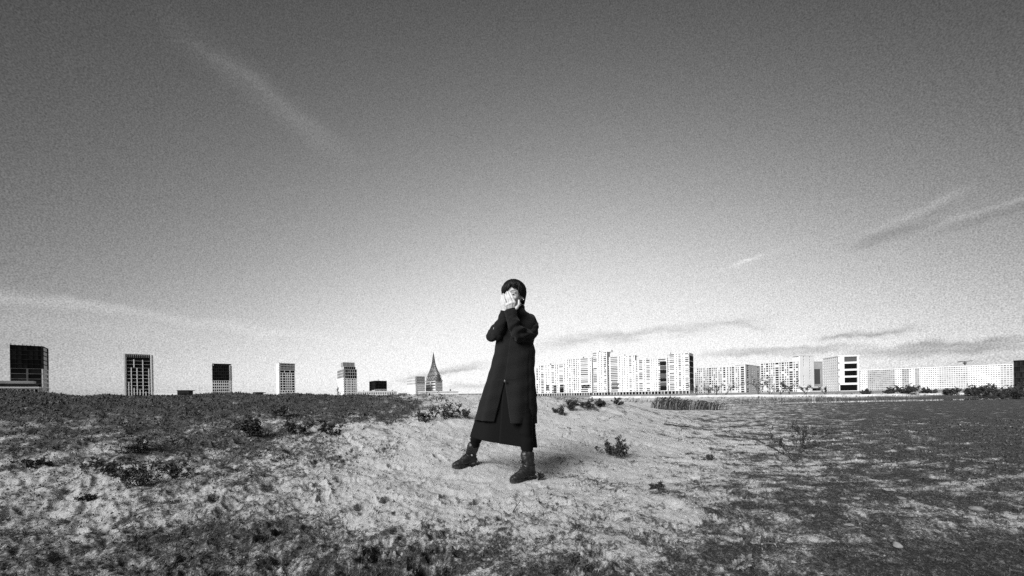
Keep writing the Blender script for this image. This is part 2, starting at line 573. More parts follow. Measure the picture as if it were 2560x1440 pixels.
def unit_box(material, name):
    key = (material.name, name)
    if key not in UNIT:
        a = Acc(); a.box((-0.5, -0.5, -0.5), (1, 0, 0), (0, 1, 0), (0, 0, 1))
        me = a.mesh(name); me.materials.append(material)
        UNIT[key] = me
    return UNIT[key]

def piece(name, material, parent, c, u, n, w, d, h):
    """one box-shaped piece: centre c, width along u, depth along n, height up; shares its mesh"""
    o = link(name, unit_box(material, name), None, parent)
    M = Matrix.Identity(4)
    for i, (ax, s) in enumerate(((u, w), (n, d), (UP, h))):
        for k in range(3): M[k][i] = ax[k] * s
    M.translation = c
    o.matrix_local = M
    return o

def even(n, solid=0.4, edge=None):
    """n equal openings; returns fractions [(x0,x1),...] of the facade width"""
    edge = solid * 0.5 if edge is None else edge
    tot = n * (1 - solid) + (n - 1) * solid + 2 * edge
    x, out = edge, []
    for i in range(n):
        out.append((x / tot, (x + 1 - solid) / tot)); x += 1
    return out

def pattern(s):
    """a facade written as letters: '#' solid, any other run of the same letter is one opening"""
    out, i, n = [], 0, len(s)
    while i < n:
        j = i
        while j < n and s[j] == s[i]: j += 1
        if s[i] != '#': out.append((i / n, j / n, s[i]))
        i = j
    return out

class Block:
    """a prism on a rectangle: front corners A (left) and B (right) at ground level"""
    def __init__(self, name, label, pxA, pxB, ytop, D, k=0.0, depth=18.0, pxC=None, zbase=-0.4, category='building', group=None, top_px=None):
        tA, tB = (ray(pxA, ytop).x), (ray(pxB, ytop).x)
        A = Vector((tA * D, D, 0))
        by = (A.y - k * A.x) / (1 - k * tB)
        B = Vector((tB * by, by, 0))
        self.u = (B - A).normalized(); self.W = (B - A).length
        self.n = Vector((self.u.y, -self.u.x, 0))            # outward, towards the camera
        r = ray(pxA if top_px is None else top_px, ytop)
        self.H = CAM_H + r.z * (A.y if top_px is None else (A.y + B.y) / 2) - zbase
        if pxC is not None:                                    # depth from where the far side corner shows
            tC = ray(pxC, ytop).x
            c0 = A if pxC < pxA else B
            p = -self.n
            den = p.x - tC * p.y
            depth = abs((tC * c0.y - c0.x) / den) if abs(den) > 1e-4 else depth
            depth = min(max(depth, 8.0), 60.0)
        self.depth = depth
        self.A = Vector((A.x, A.y, zbase)); self.B = Vector((B.x, B.y, zbase))
        self.root = empty(name, self.A, label, category, group)
        self.loc = self.A.copy()
        self.walls = {}; self.panes = {}; self.pname = {}
        self.fronts = set()
    def side(self, which):
        """origin (local), u, width, n of a face"""
        if which == 'front': return Vector(), self.u, self.W, self.n
        if which == 'right': return self.u * self.W, -self.n, self.depth, self.u
        if which == 'left': return -self.n * self.depth, self.n, self.depth, -self.u
    def acc(self, d, m):
        return d.setdefault(m.name, (Acc(), m))[0]
    def core(self, material, z0=0.0, z1=None, inset=1.2, grow=0.0):
        z1 = self.H if z1 is None else z1
        a = Acc()
        o = (self.u - self.n) * inset + UP * z0
        a.box(o, self.u * (self.W - 2 * inset), UP * (z1 - z0 - 0.3), -self.n * (self.depth - 2 * inset))
        return a.build('core', material, self.root)
    def roof(self, material, over=0.3, t=0.8, z=None):
        z = self.H if z is None else z
        a = Acc()
        a.box((-self.u + self.n) * over + UP * (z - t * 0.6), self.u * (self.W + 2 * over), -self.n * (self.depth + 2 * over), UP * t)
        return a.build('roof', material, self.root)
    def zone(self, which, z0, z1, rows, cols, wall, pane, open_h=0.6, low=0.2, rec=0.45, single=False, x0=0.0, x1=1.0, miss=0.0, pieces='window', off=0.0, seed=1, rail=None, apart=False):
        rnd = random.Random(seed)
        o, u, W, n = self.side(which)
        o = o + u * (W * x0) + n * off; W = W * (x1 - x0)
        wa = Acc() if apart else self.acc(self.walls, wall)
        if apart: self.walls['%s %g' % (wall.name, z0)] = (wa, wall)
        H = (z1 - z0) / rows
        cols = [(c[0] * W, c[1] * W, c[2] if len(c) > 2 else 'w') for c in cols]
        xs = [0.0]
        for c in cols: xs += [c[0], c[1]]
        xs.append(W)
        P = lambda x, z, d=0.0: o + u * x + UP * z - n * d
        back = 1.2 + off
        for r in range(rows):
            zb = z0 + r * H; zl = zb + H * low; zh = zl + H * open_h; zt = zb + H
            wa.quad(P(0, zb), P(W, zb), P(W, zl), P(0, zl))
            if zt - zh > 1e-4: wa.quad(P(0, zh), P(W, zh), P(W, zt), P(0, zt))
            for i in range(0, len(xs) - 1, 2):
                if xs[i + 1] - xs[i] > 1e-4: wa.quad(P(xs[i], zl), P(xs[i + 1], zl), P(xs[i + 1], zh), P(xs[i], zh))
            for (a, b, kind) in cols:
                if rnd.random() < miss:
                    wa.quad(P(a, zl), P(b, zl), P(b, zh), P(a, zh)); continue
                wa.quad(P(a, zl), P(b, zl), P(b, zl, rec), P(a, zl, rec))
                wa.quad(P(a, zh, rec), P(b, zh, rec), P(b, zh), P(a, zh))
                wa.quad(P(a, zl), P(a, zl, rec), P(a, zh, rec), P(a, zh))
                wa.quad(P(b, zl, rec), P(b, zl), P(b, zh), P(b, zh, rec))
                pm = pane[kind] if isinstance(pane, dict) else pane
                pm = rnd.choice(pm) if isinstance(pm, (list, tuple)) else pm
                if single:
                    c = P((a + b) / 2, (zl + zh) / 2, rec + 0.06)
                    piece(pieces, pm, self.root, c, u, n, b - a, 0.1, zh - zl)
                else:
                    pa = self.acc(self.panes, pm)
                    pa.quad(P(a, zl, rec - 0.003), P(b, zl, rec - 0.003), P(b, zh, rec - 0.003), P(a, zh, rec - 0.003))
                if rail and kind in rail:
                    ra = self.acc(self.panes, rail[kind])
                    ra.box(P(a, zl + 0.25, -0.25), u * (b - a), -n * 0.2, UP * (H * 0.10))
        # returns, so that the facade is not a paper sheet
        wa.quad(P(0, z0), P(0, z1), P(0, z1, back), P(0, z0, back))
        wa.quad(P(W, z0), P(W, z0, back), P(W, z1, back), P(W, z1))
        wa.quad(P(0, z1), P(W, z1), P(W, z1, back), P(0, z1, back))
        wa.quad(P(0, z0, back), P(W, z0, back), P(W, z0), P(0, z0))
    def box(self, name, material, x0, x1, z0, z1, d0=0.0, d1=3.0, which='front'):
        """a box on a face: x in fractions, z in metres, d depth behind the face"""
        o, u, W, n = self.side(which)
        a = Acc()
        a.box(o + u * (W * x0) + UP * z0 - n * d0, u * (W * (x1 - x0)), -n * (d1 - d0), UP * (z1 - z0))
        return a.build(name, material, self.root)
    def done(self):
        for k, (a, m) in self.walls.items():
            a.build('wall', m, self.root)
        for k, (a, m) in self.panes.items():
            tag(a.build('window_panes', m, self.root), kind='stuff')
        return self.root

# --- the towers on the left ------------------------------------------------
# dark glass tower on a stepped podium, far left
b = Block('office_tower', 'broad dark glass tower on stepped podium, far left', 24, 108, 862, 330, k=0.95, pxC=121)
H = b.H
b.core(DARKW); b.roof(DARKW, over=0.0, t=0.5)
b.zone('front', 0, H * 0.30, 3, [(0.02, 0.47), (0.53, 0.985)], GREYD, [G_DARK, G_DARK, DARKW], open_h=0.86, low=0.06, single=True, apart=True)
b.zone('front', H * 0.30, H * 0.36, 1, [(0.01, 0.99)], DARKW, G_DARK, open_h=0.9, low=0.05, single=True, apart=True)
b.zone('front', H * 0.36, H * 0.62, 3, [(0.02, 0.47), (0.53, 0.985)], GREYD, [G_DARK, DARKW], open_h=0.88, low=0.05, single=True)
b.zone('front', H * 0.62, H, 5, even(6, 0.05), DARKW, [G_DARK, DARKW], open_h=0.9, low=0.05, single=True)
b.zone('right', 0, H * 0.62, 8, [(0.1, 0.9)], WHITE, G_DARK, open_h=0.6, low=0.2, single=True)
b.zone('right', H * 0.62, H, 5, [(0.05, 0.95)], DARKW, G_DARK, open_h=0.9, low=0.05, single=True)
for i in range(9):
    b.box('roof_post', METAL, 0.02 + i * 0.115, 0.035 + i * 0.115, H, H + 0.9 + 0.9 * (i % 3 == 0), 1, 1.5)
b.done()
p = Block('podium_building', 'stepped low podium at the foot of the far left tower', -60, 96, 968, 300, k=0.95, depth=26)
p.core(GREYW); p.roof(WHITE, over=0.4, t=1.2)
p.zone('front', 0, p.H, 2, even(14, 0.3), GREYW, [G_DARK, G_MID], open_h=0.5, low=0.3)
p.box('setback', DARKW, 0.25, 0.93, p.H + 0.5, p.H + 3.2, 3, 14)
p.box('setback', GREYW, 0.33, 0.9, p.H + 3.2, p.H + 5.6, 5, 13)
p.done()

# tower with white piers of different heights
b = Block('pier_tower', 'tower with white piers of different heights over black glass', 312, 379, 884, 420, k=0.72, depth=9)
H = b.H
b.core(DARKW); b.roof(DARKW, over=0.0, t=0.4, z=H - 2.5)
rows, ncol = 13, 9
zt = H * 0.93
xs = [0.0, 0.105, 0.205, 0.30, 0.415, 0.52, 0.635, 0.74, 0.86, 0.955]
tops = [1.0, 0.46, 0.78, 0.34, 0.77, 0.30, 0.95, 0.26, 0.76, 0.94]
for r in range(rows):
    zb = zt * r / rows
    for i in range(ncol):
        x0, x1 = xs[i], xs[i + 1]
        c = b.u * (b.W * (x0 + x1) / 2) + UP * (zb + zt / rows / 2) - b.n * 0.8
        piece('window', G_DARK, b.root, c, b.u, b.n, b.W * (x1 - x0) * 0.99, 0.1, zt / rows * 0.97)
    piece('floor_slab', WHITE if r < 10 else PALE, b.root, b.u * (b.W * 0.49) + UP * (zb + 0.2) - b.n * 0.45, b.u, b.n, b.W * 0.97, 0.6, 0.34 if r < 9 else 0.2)
for i, (x, t) in enumerate(zip(xs, tops)):
    w = b.W * (0.036 if i else 0.05)
    piece('pier', WHITE, b.root, b.u * (b.W * x + w / 2 + 0.02) + UP * (zt * t / 2) - b.n * 0.3, b.u, b.n, w, 0.9, zt * t)
piece('pier', WHITE, b.root, b.u * (b.W * 0.325) + UP * (zt * 0.87) - b.n * 0.3, b.u, b.n, b.W * 0.04, 0.9, zt * 0.17)
piece('pier', WHITE, b.root, b.u * (b.W * 0.985) + UP * (H * 0.5) - b.n * 0.2, b.u, b.n, b.W * 0.03, 1.2, H * 0.99)
piece('pier', WHITE, b.root, b.u * (b.W * -0.015) + UP * (H * 0.5) - b.n * 0.6, b.u, b.n, b.W * 0.055, 2.4, H * 1.0)
for i in range(14):
    piece('parapet_post', GREYW, b.root, b.u * (b.W * (0.04 + i * 0.07)) + UP * (zt + (H - zt) * 0.5) - b.n * 0.6, b.u, b.n, b.W * 0.026, 0.6, (H - zt) * 0.9)
piece('parapet_rail', GREYW, b.root, b.u * (b.W * 0.5) + UP * (H - 0.2) - b.n * 0.6, b.u, b.n, b.W * 0.94, 0.8, 0.5)
b.zone('right', 0, H, 13, even(5, 0.5), WHITE, G_DARK, open_h=0.6)
b.done()

# half dark tower
b = Block('half_dark_tower', 'slim tower, black upper half and pale gridded lower half', 530, 576, 909, 430, k=0.6, depth=12)
H = b.H
b.core(DARKW); b.roof(DARKW, over=0.0, t=0.4)
b.zone('front', 0, H * 0.12, 1, even(9, 0.45), PALE, [G_MID, G_DARK], open_h=0.6, single=True)
b.zone('front', H * 0.12, H * 0.56, 6, even(9, 0.28), PALE, [G_MID, G_DARK, G_DARK], open_h=0.68, single=True)
b.zone('front', H * 0.56, H * 0.95, 5, even(8, 0.10), DARKW, [G_DARK, DARKW], open_h=0.86, low=0.08, single=True)
for i in range(11):
    piece('parapet_post', DARKW, b.root, b.u * (b.W * (0.03 + i * 0.094)) + UP * (H * 0.975) - b.n * 0.5, b.u, b.n, b.W * 0.04, 0.6, H * 0.05)
b.zone('right', 0, H * 0.56, 7, even(5, 0.6), WHITE, G_MID, open_h=0.5)
b.zone('right', H * 0.56, H * 0.97, 5, even(5, 0.3), GREYW, G_DARK, open_h=0.7)
b.done()

# white tower with lattice crown
b = Block('lattice_crown_tower', 'white tower with grey lattice crown and columns of black windows', 697, 737, 907, 430, k=0.75, pxC=690)
H = b.H
b.core(PALE); b.roof(GREYW, over=0.0, t=0.4, z=H * 0.83)
pat = pattern('#ww##ww##nnn##ww#')
lowp = pattern('#nn#nn#nn#nn#nn#nn#')
b.zone('front', 0, H * 0.28, 4, lowp, WHITE, [G_DARK, G_DARK, G_MID], open_h=0.62, low=0.2, single=True)
b.zone('front', H * 0.28, H * 0.74, 7, pattern('#wwww#wwww#nn#nn#nn#wwww#'), WHITE, G_DARK, open_h=0.72, low=0.14, single=True)
b.zone('front', H * 0.74, H * 0.81, 1, [(0.04, 0.32), (0.37, 0.66), (0.71, 0.97)], PALE, G_DARK, open_h=0.8, low=0.1, single=True)
b.zone('front', H * 0.81, H * 0.995, 3, even(11, 0.22), GREYW, [G_MID, G_DARK], open_h=0.74, low=0.1, single=True)
b.zone('left', 0, H, 14, even(3, 0.8), WHITE, G_PALE, open_h=0.4)
b.done()

# stepped tower with glass box on top
b = Block('stepped_tower', 'stepped white tower with glass box on its roof', 859, 892, 923, 440, k=0.72, pxC=843)
H = b.H
b.core(PALE); b.roof(GREYW, over=0.0, t=0.4)
b.zone('front', 0, H * 0.70, 9, pattern('#ww#n#ww#n#ww#n#n#'), WHITE, [G_DARK, G_DARK, G_MID], open_h=0.62, low=0.2, single=True)
b.zone('front', H * 0.70, H, 3, even(6, 0.14), GREYW, [G_DARK, G_DARK, G_MID], open_h=0.8, low=0.1, single=True)
b.zone('left', 0, H * 0.72, 9, even(7, 0.55), WHITE, G_PALE, open_h=0.45)
b.zone('left', H * 0.72, H, 3, even(6, 0.3), GREYW, [G_MID, G_DARK], open_h=0.7)
H2 = H + 18 * 440 / F
bx = b.box('upper_storey', GREYW, 0.04, 0.94, H + 0.3, H + (H2 - H) * 0.42, 2, 15)
for i in range(6):
    piece('window', G_DARK, b.root, b.u * (b.W * (0.12 + i * 0.145)) + UP * (H + (H2 - H) * 0.22) - b.n * 1.95, b.u, b.n, b.W * 0.11, 0.12, (H2 - H) * 0.3)
b.box('glass_box', G_PALE, 0.02, 0.9, H + (H2 - H) * 0.42, H2 - 0.4, 4, 16)
for i in range(5):
    b.box('glass_box_rail', GREYW, 0.01, 0.91, H + (H2 - H) * (0.46 + 0.13 * i), H + (H2 - H) * (0.475 + 0.13 * i) + 0.12, 3.8, 16.2)
for i in range(4):
    b.box('glass_box_post', GREYW, 0.015 + i * 0.29, 0.035 + i * 0.29, H + (H2 - H) * 0.4, H2, 3.7, 4.1)
b.done()
p = Block('gallery_building', 'long low white arcade between stepped tower and dark topped block', 893, 992, 979, 420, k=0.4, depth=14)
p.core(PALE); p.roof(WHITE, over=0.2, t=0.8)
p.zone('front', 0, p.H, 2, even(22, 0.45), WHITE, [G_MID, G_DARK], open_h=0.5, low=0.25)
for x in (0.15, 0.32, 0.34, 0.62, 0.7, 0.88):
    p.box('roof_unit', METAL, x, x + 0.02, p.H + 0.4, p.H + 1.6, 3, 5)
p.done()

# shorter block with dark top
b = Block('dark_topped_block', 'short wide block with black top storeys over white arcade', 937, 967, 952, 450, k=0.72, pxC=923)
H = b.H
b.core(DARKW); b.roof(DARKW, over=0.0, t=0.4)
b.zone('front', 0, H * 0.55, 5, even(8, 0.4), PALE, [G_DARK, G_MID], open_h=0.6)
b.zone('front', H * 0.55, H, 3, even(7, 0.08), DARKW, [G_DARK, G_DARK, DARKW], open_h=0.85, low=0.08)
b.zone('left', 0, H * 0.5, 5, even(7, 0.4), PALE, G_MID, open_h=0.55)
b.zone('left', H * 0.5, H, 3, even(6, 0.1), DARKW, G_DARK, open_h=0.85, low=0.08)
b.box('roof_mast', METAL, 0.35, 0.38, H, H + 2.4, 4, 4.4)
b.done()

# white block beside the spire tower
b = Block('white_block', 'white block with gridded top beside the spire tower', 1039, 1062, 941, 470, k=0.75, pxC=1017)
H = b.H
b.core(PALE); b.roof(GREYW, over=0.0, t=0.4)
b.zone('front', 0, H * 0.66, 8, even(9, 0.5), WHITE, [G_DARK, G_MID], open_h=0.66)
b.zone('front', H * 0.66, H, 3, even(9, 0.35), GREYW, [G_DARK, G_MID], open_h=0.74, low=0.12)
b.zone('left', 0, H * 0.62, 7, even(8, 0.7), WHITE, G_PALE, open_h=0.35)
b.zone('left', H * 0.62, H, 3, even(8, 0.5), PALE, [G_MID, G_PALE], open_h=0.6)
b.done()
p = Block('colonnade_building', 'long low white building with close rows of windows below the spire', 1046, 1146, 979, 440, k=0.2, depth=14)
p.core(PALE); p.roof(WHITE, over=0.2, t=0.6)
p.zone('front', 0, p.H, 3, even(34, 0.5), WHITE, [G_MID, G_DARK], open_h=0.6, low=0.2)
p.box('roof_unit', METAL, 0.78, 0.82, p.H + 0.3, p.H + 2.2, 3, 6)
p.done()

# spire tower
b = Block('spire_tower', 'tower with tall pointed lattice spire', 1089, 1106, 952, 480, k=0.75, pxC=1064)
H = b.H
b.core(GREYW); b.roof(GREYW, over=0.1, t=0.4)
b.zone('front', 0, H, 6, even(7, 0.45), PALE, [G_MID, G_DARK], open_h=0.68)
b.zone('left', 0, H, 6, [(0.04, 0.45), (0.53, 0.96)], WHITE, [G_MID, G_PALE], open_h=0.55)
cen = b.u * (b.W / 2) - b.n * (b.depth / 2)
tip = CAM_H + ray(1083, 880).z * 490 - b.loc.z
prof = [(0.0, 1.0), (0.06, 1.0), (0.16, 0.92), (0.30, 0.72), (0.42, 0.50), (0.52, 0.36), (0.60, 0.27), (0.72, 0.19), (0.84, 0.12), (0.94, 0.05), (1.0, 0.012)]
ev = lambda f: float(np.interp(f, [q[0] for q in prof], [q[1] for q in prof]))
def spt(f, ang, s=1.0):
    """point on the spire: square plan that turns round towards the top"""
    e = ev(f) * s
    c, sn = math.cos(ang), math.sin(ang)
    sq = 1.0 / max(abs(c), abs(sn))
    m = sq * max(0, 1 - f * 3) + min(1, f * 3) * 1.12
    return cen + b.u * (c * m * e * b.W * 0.5) - b.n * (sn * m * e * b.depth * 0.5) + UP * (H + 0.3 + (tip - H) * f)
a = Acc(); N = 24; S = 16
for i in range(S):
    for j in range(N):
        f0, f1 = i / S, (i + 1) / S
        t0, t1 = 2 * math.pi * j / N, 2 * math.pi * (j + 1) / N
        a.quad(spt(f0, t0, 0.9), spt(f0, t1, 0.9), spt(f1, t1, 0.9), spt(f1, t0, 0.9))
a.build('spire_glazing', mat('spire_glass', 0.20, rough=0.35, spec=0.4, var=0.5, scale=0.5), b.root)
a = Acc(); N = 16; S = 20
for i in range(S):
    f0, f1 = (i / S) ** 0.9, ((i + 1) / S) ** 0.9
    r0 = 0.22 * (1 - 0.5 * f0)
    for j in range(N):
        t0 = 2 * math.pi * (j + 0.5 * (i % 2)) / N
        for sgn in (-0.5, 0.5):
            a.tube([spt(f0, t0, 1.02), spt(f1, t0 + sgn * 2 * math.pi / N, 1.02)], [r0, r0 * 0.95], 4)
        if i % 3 == 0:
            a.tube([spt(f0, t0, 1.03), spt(f0, t0 + 2 * math.pi / N, 1.03)], [r0, r0], 4)
tag(a.build('spire_lattice', METAL, b.root), kind='stuff')
b.done()

# small far things on the left skyline
def low_block(name, label, x0, x1, yt, D, wall, pane=G_MID, rows=1, n=6, k=0.3):
    q = Block(name, label, x0, x1, yt, D, k=k, depth=12)
    q.core(wall); q.roof(wall, over=0.2, t=0.5)
    q.zone('front', 0, q.H, rows, even(n, 0.4), wall, pane, open_h=0.5, low=0.25)
    return q
q = low_block('low_shed', 'long low white shed roof on the skyline right of the pier tower', 384, 530, 981, 400, WHITE, n=18)
q.done()
q = low_block('dark_pavilion', 'small dark flat pavilion on the skyline between the two left towers', 443, 472, 976, 380, DARKW, G_DARK)
q.done()
q = low_block('site_cabin', 'tiny dark cabin on the dune skyline left of lattice crown tower', 633, 651, 981, 300, DARKW, G_DARK, n=2)
q.done()
q = low_block('grey_hall', 'low grey hall left of the white block', 996, 1030, 983, 520, GREYW, n=5)
q.done()
q = low_block('distant_shed', 'low distant shed right of the colonnade building', 1140, 1204, 985, 520, GREYW, n=7)
q.done()

# --- the apartment blocks on the right ---------------------------------------
PN = {'w': [G_MID, G_MID, G_DARK, G_PALE, G_DARK], 'b': [G_PALE, G_MID, G_PALE, PALE, G_MID], 'd': [G_DARK, G_DARK, G_DARK, G_MID], 'g': [G_MID, G_DARK, G_PALE]}
RL = {'b': METAL}
def apartment(name, label, x0, x1, yt, D, rows, pat, k=-0.62, wall=WHITE, pxC=None, depth=16, rightpat=None, leftpat=None, shops=True, seed=1, heads=((0.4, 0.6),), rightwall=None):
    q = Block(name, label, x0, x1, yt, D, k=k, depth=depth, pxC=pxC, group='apartment blocks behind the field')
    q.core(wall); q.roof(PALE, over=0.15, t=0.7)
    z0 = 4.5 if shops else 0.0
    if shops:
        q.zone('front', 0, z0, 1, even(max(5, int(q.W / 4)), 0.28), GREYW, [G_DARK, G_DARK, G_MID], open_h=0.8, low=0.04, rec=0.9, seed=seed)
    fl = (q.H - z0)
    q.zone('front', z0, q.H, rows, pattern(pat), wall, PN, open_h=0.66, low=0.17, rec=0.6, seed=seed, rail=RL, miss=0.13)
    if rightpat: q.zone('right', 0, q.H, rows, pattern(rightpat), rightwall or wall, PN, open_h=0.62, low=0.2, rec=0.6, seed=seed + 3, rail=RL)
    if leftpat: q.zone('left', 0, q.H, rows, pattern(leftpat), wall, PN, open_h=0.62, low=0.2, rec=0.6, seed=seed + 4, rail=RL)
    for h0, h1 in heads:
        q.box('stair_head', PALE, h0, h1, q.H, q.H + 3.0, 5, 10)
    return q

A = apartment('apartment_block', 'lowest apartment section beside the coat, dark glazed bays low down', 1338, 1415, 915, 600, 17, '#ww#w#ggg##w##w##bbb#w#w#bbbb#w#', seed=2, heads=((0.35, 0.45),), pxC=None)
for bx0, bx1, bz0, bn in ((0.36, 0.44, 9, 3), (0.60, 0.69, 5, 4), (0.80, 0.92, 6, 4)):
    for i in range(bn):
        A.box('bay_glazing', [G_DARK, G_MID][(i + bn) % 3 == 0], bx0, bx1, bz0 + i * 3.1, bz0 + i * 3.1 + 2.2, -0.7, 0.2)
A.done(); y = A.B.y
Bq = apartment('apartment_block', 'apartment section between the low one and the tall tower, long balconies', 1415, 1479, 899, y, 18, '#w#bb#w#bb#w#w##bbbbbbbb##w#', seed=3, heads=((0.5, 0.62),))
for i in range(2):
    for j in range(4):
        Bq.box('bay_glazing', [G_DARK, G_MID][(i + j) % 2], 0.60 + j * 0.08, 0.675 + j * 0.08, 11 + i * 2.9, 13.2 + i * 2.9, -0.8, 0.2)
Bq.done(); y = Bq.B.y
C = apartment('apartment_tower', 'tallest apartment tower of the long row, with roof box', 1481, 1517, 882, y - 5, 21, '#bbbb##w##w##bbd#', seed=4, leftpat='#w#', depth=20, heads=((0.15, 0.4), (0.8, 1.25)))
C.done(); y = C.B.y + 6
Dq = apartment('apartment_block', 'apartment section right of the tallest tower, wide balconies', 1518, 1587, 893, y, 20, '#w##bbbbbbbbb##w##w##w##w##bbb##w#', seed=5, heads=((0.48, 0.6),))
for i in range(4):
    Dq.box('bay_glazing', [G_MID, G_PALE][i % 2], 0.15, 0.42 - 0.06 * (i % 2), 9 + i * 2.9, 11 + i * 2.9, -0.8, 0.2)
Dq.done(); y = Dq.B.y
E = apartment('apartment_block', 'apartment section with grey glazed loggia stack near its right end', 1588, 1668, 901, y, 18, '#ww##bbbbb##w##bbbbb##w##w##w##gggggggggg##', seed=6, heads=((0.22, 0.34),))
for i in range(7):
    z = 6 + i * (E.H - 9) / 7
    o = E.box('loggia_glazing', [G_DARK, G_MID][i % 2], 0.78, 0.97, z, z + (E.H - 9) / 7 - 1.0, -0.9, 0.3)
E.done(); y = E.B.y
Fq = apartment('apartment_block', 'tall apartment section ending the long row, black glazed end wall', 1669, 1723, 886, y - 8, 20, 'd#bbbbbb##w##bbb##w##bbbbb', seed=7, k=-0.75, pxC=1733, heads=((-0.02, 0.08),))
nb = 6
for i in range(nb):
    z = 5 + i * (Fq.H - 7) / nb
    Fq.box('end_glazing', DARKW, 0.06, 0.96, z, z + (Fq.H - 7) / nb - 1.1, -0.3, 0.6, which='right')
Fq.zone('right', 0, Fq.H, 6, [(0.1, 0.9)], WHITE, G_DARK, open_h=0.3, low=0.3)
Fq.done()

Gq = apartment('apartment_slab', 'long slab block with rows of small dark windows behind bare trees', 1736, 1862, 921, 560, 12, '#w#w#w#w##d#w#w#dd#w#w#d##w#w##dd##w##w#dd##w#w##ddd#', k=-0.5, wall=PALE, pxC=None, depth=30, seed=8, shops=False, heads=((0.6, 0.75),), rightpat='##w#w#w#w##')
Gq.done()
G2 = apartment('apartment_slab', 'pale end face of the slab block with narrow windows', 1863, 1904, 911, Gq.B.y - 1, 12, '##ddd####w##w####www##w#', k=0.9, wall=WHITE, depth=14, seed=9, shops=False, heads=())
G2.done()
Hq = apartment('apartment_slab', 'receding slab block with dark balcony columns and blank white end', 1900, 1998, 909, 470, 13, '#dd#w#dd#w#d#w#ddd#w#dd#w#d#ddd#w#dd#', k=-1.05, wall=PALE, pxC=None, depth=12, seed=10, shops=False, heads=())
Hq.zone('right', 0, Hq.H, 13, pattern('#####w#####w####'), WHITE, G_PALE, open_h=0.4, low=0.3)
Hq.done()
H2q = apartment('white_end_block', 'blank white end wall block with faint windows beside the low sheds', 1999, 2034, 889, Hq.B.y - 1, 13, '####w######w####', k=0.3, wall=WHITE, depth=10, seed=11, shops=False, heads=())
H2q.done()
q = low_block('grey_annex', 'plain grey annex between the white end wall and banded block', 2030, 2056, 904, 480, GREYW, G_MID, rows=1, n=1); q.done()
q = low_block('white_shed', 'low white shed with black doorway between the blocks', 2024, 2058, 967, 300, WHITE, G_DARK, rows=1, n=1); q.done()
Iq = Block('banded_block', 'pale block with wide black glazed bands on its front', 2095, 2147, 890, 330, k=-0.25, pxC=2057)
H = Iq.H
Iq.core(PALE); Iq.roof(WHITE, over=0.3, t=0.8)
nbd = [(0.00, 0.16), (0.22, 0.38), (0.42, 0.58), (0.61, 0.78), (0.81, 0.97)]
for i, (f0, f1) in enumerate(nbd):
    Iq.zone('front', H * f0, H * nbd[i + 1][0] if i < 4 else H, 1, [(0.02 if i == 0 else 0.30, 0.93)] if i == 0 else [(0.0, 0.06), (0.30, 0.93)], WHITE, G_DARK if i != 4 else G_MID, open_h=0.74, low=0.10, rec=0.9, single=True, pieces='glazed_band')
Iq.zone('left', 0, H, 13, even(8, 0.55), WHITE, [G_MID, G_PALE], open_h=0.5)
Iq.done()
Jq = Block('long_pale_block', 'very long pale block running to the right edge', 2149, 2532, 926, 420, k=-0.74, depth=20)
H = Jq.H
Jq.core(PALE); Jq.roof(WHITE, over=0.2, t=0.7)
sect = [(0.0, 0.06, WHITE), (0.06, 0.26, GREYW), (0.26, 0.31, WHITE), (0.31, 0.36, GREYW), (0.36, 0.40, WHITE), (0.40, 0.43, GREYW), (0.43, 0.56, WHITE), (0.56, 0.74, PALE), (0.74, 0.93, WHITE), (0.93, 1.0, PALE)]
for i, (f0, f1, w) in enumerate(sect):
    Jq.zone('front', 0, H, 11, even(max(2, int((f1 - f0) * 70)), 0.35), w, [G_PALE, G_MID] if w is GREYW else [G_PALE, G_PALE, G_MID], open_h=0.42, low=0.3, x0=f0, x1=f1 - 0.0006, off=0.02 * (i % 2), seed=i)
Jq.done()
Kq = Block('dark_block', 'black block cut off by the right edge', 2534, 2600, 902, 230, k=-1.36, depth=20)
Kq.core(DARKW); Kq.roof(DARKW, over=0.1, t=0.5)
Kq.zone('front', 0, Kq.H, 5, even(12, 0.15), DARKW, [G_DARK, DARKW], open_h=0.8, low=0.1)
Kq.done()
# aerials and a roof crane on the far roofs
def roof_mast(px, py, D, w, h, label):
    a = Acc(); c = at(px, py, D)
    a.tube([c, c + Vector((0, 0, h))], [0.5, 0.25], 5)
    a.tube([c + Vector((-w * 0.45, 0, h * 0.9)), c + Vector((w * 0.55, 0, h * 1.15))], [0.35, 0.2], 5)
    a.box(c + Vector((-0.8, -0.8, h * 0.4)), (1.6, 0, 0), (0, 1.6, 0), (0, 0, h * 0.35))
    return tag(a.build('roof_crane', METAL), label, 'crane')
roof_mast(2412, 913, 318, 13, 3.2, 'dark crane arm on the roof of the long pale block')
# ------------------------------------------------------------------ the person
Y0 = 3.20
def M(px, py, dy=0.0):
    return at(px, py, Y0 + dy)
SKIN = mat('skin', 0.46, rough=0.55, var=0.10, scale=45, bump=0.15, bscale=250, spec=0.35)
HAIR = mat('black_hair', 0.004, rough=0.55, spec=0.2)
COAT = mat('dark_wool', 0.0135, rough=0.95, var=0.30, scale=260, bump=0.5, bscale=420, spec=0.05, sheen=0.06)
SKIRT = mat('black_cotton', 0.006, rough=0.9, var=0.2, scale=200, bump=0.2, bscale=300, spec=0.1)
TROUS = mat('black_jersey', 0.004, rough=0.9, spec=0.1)
LEATHER = mat('worn_leather', 0.012, rough=0.45, var=0.35, scale=14, bump=0.2, bscale=60, spec=0.4)
SOLE = mat('rubber_sole', 0.022, rough=0.7, var=0.6, scale=60)
LACE = mat('boot_lace', 0.010, rough=0.9)
EYE = mat('dark_eye', 0.01, rough=0.2, spec=0.5)
BUTTON = mat('horn_button', 0.05, rough=0.25, spec=0.6)
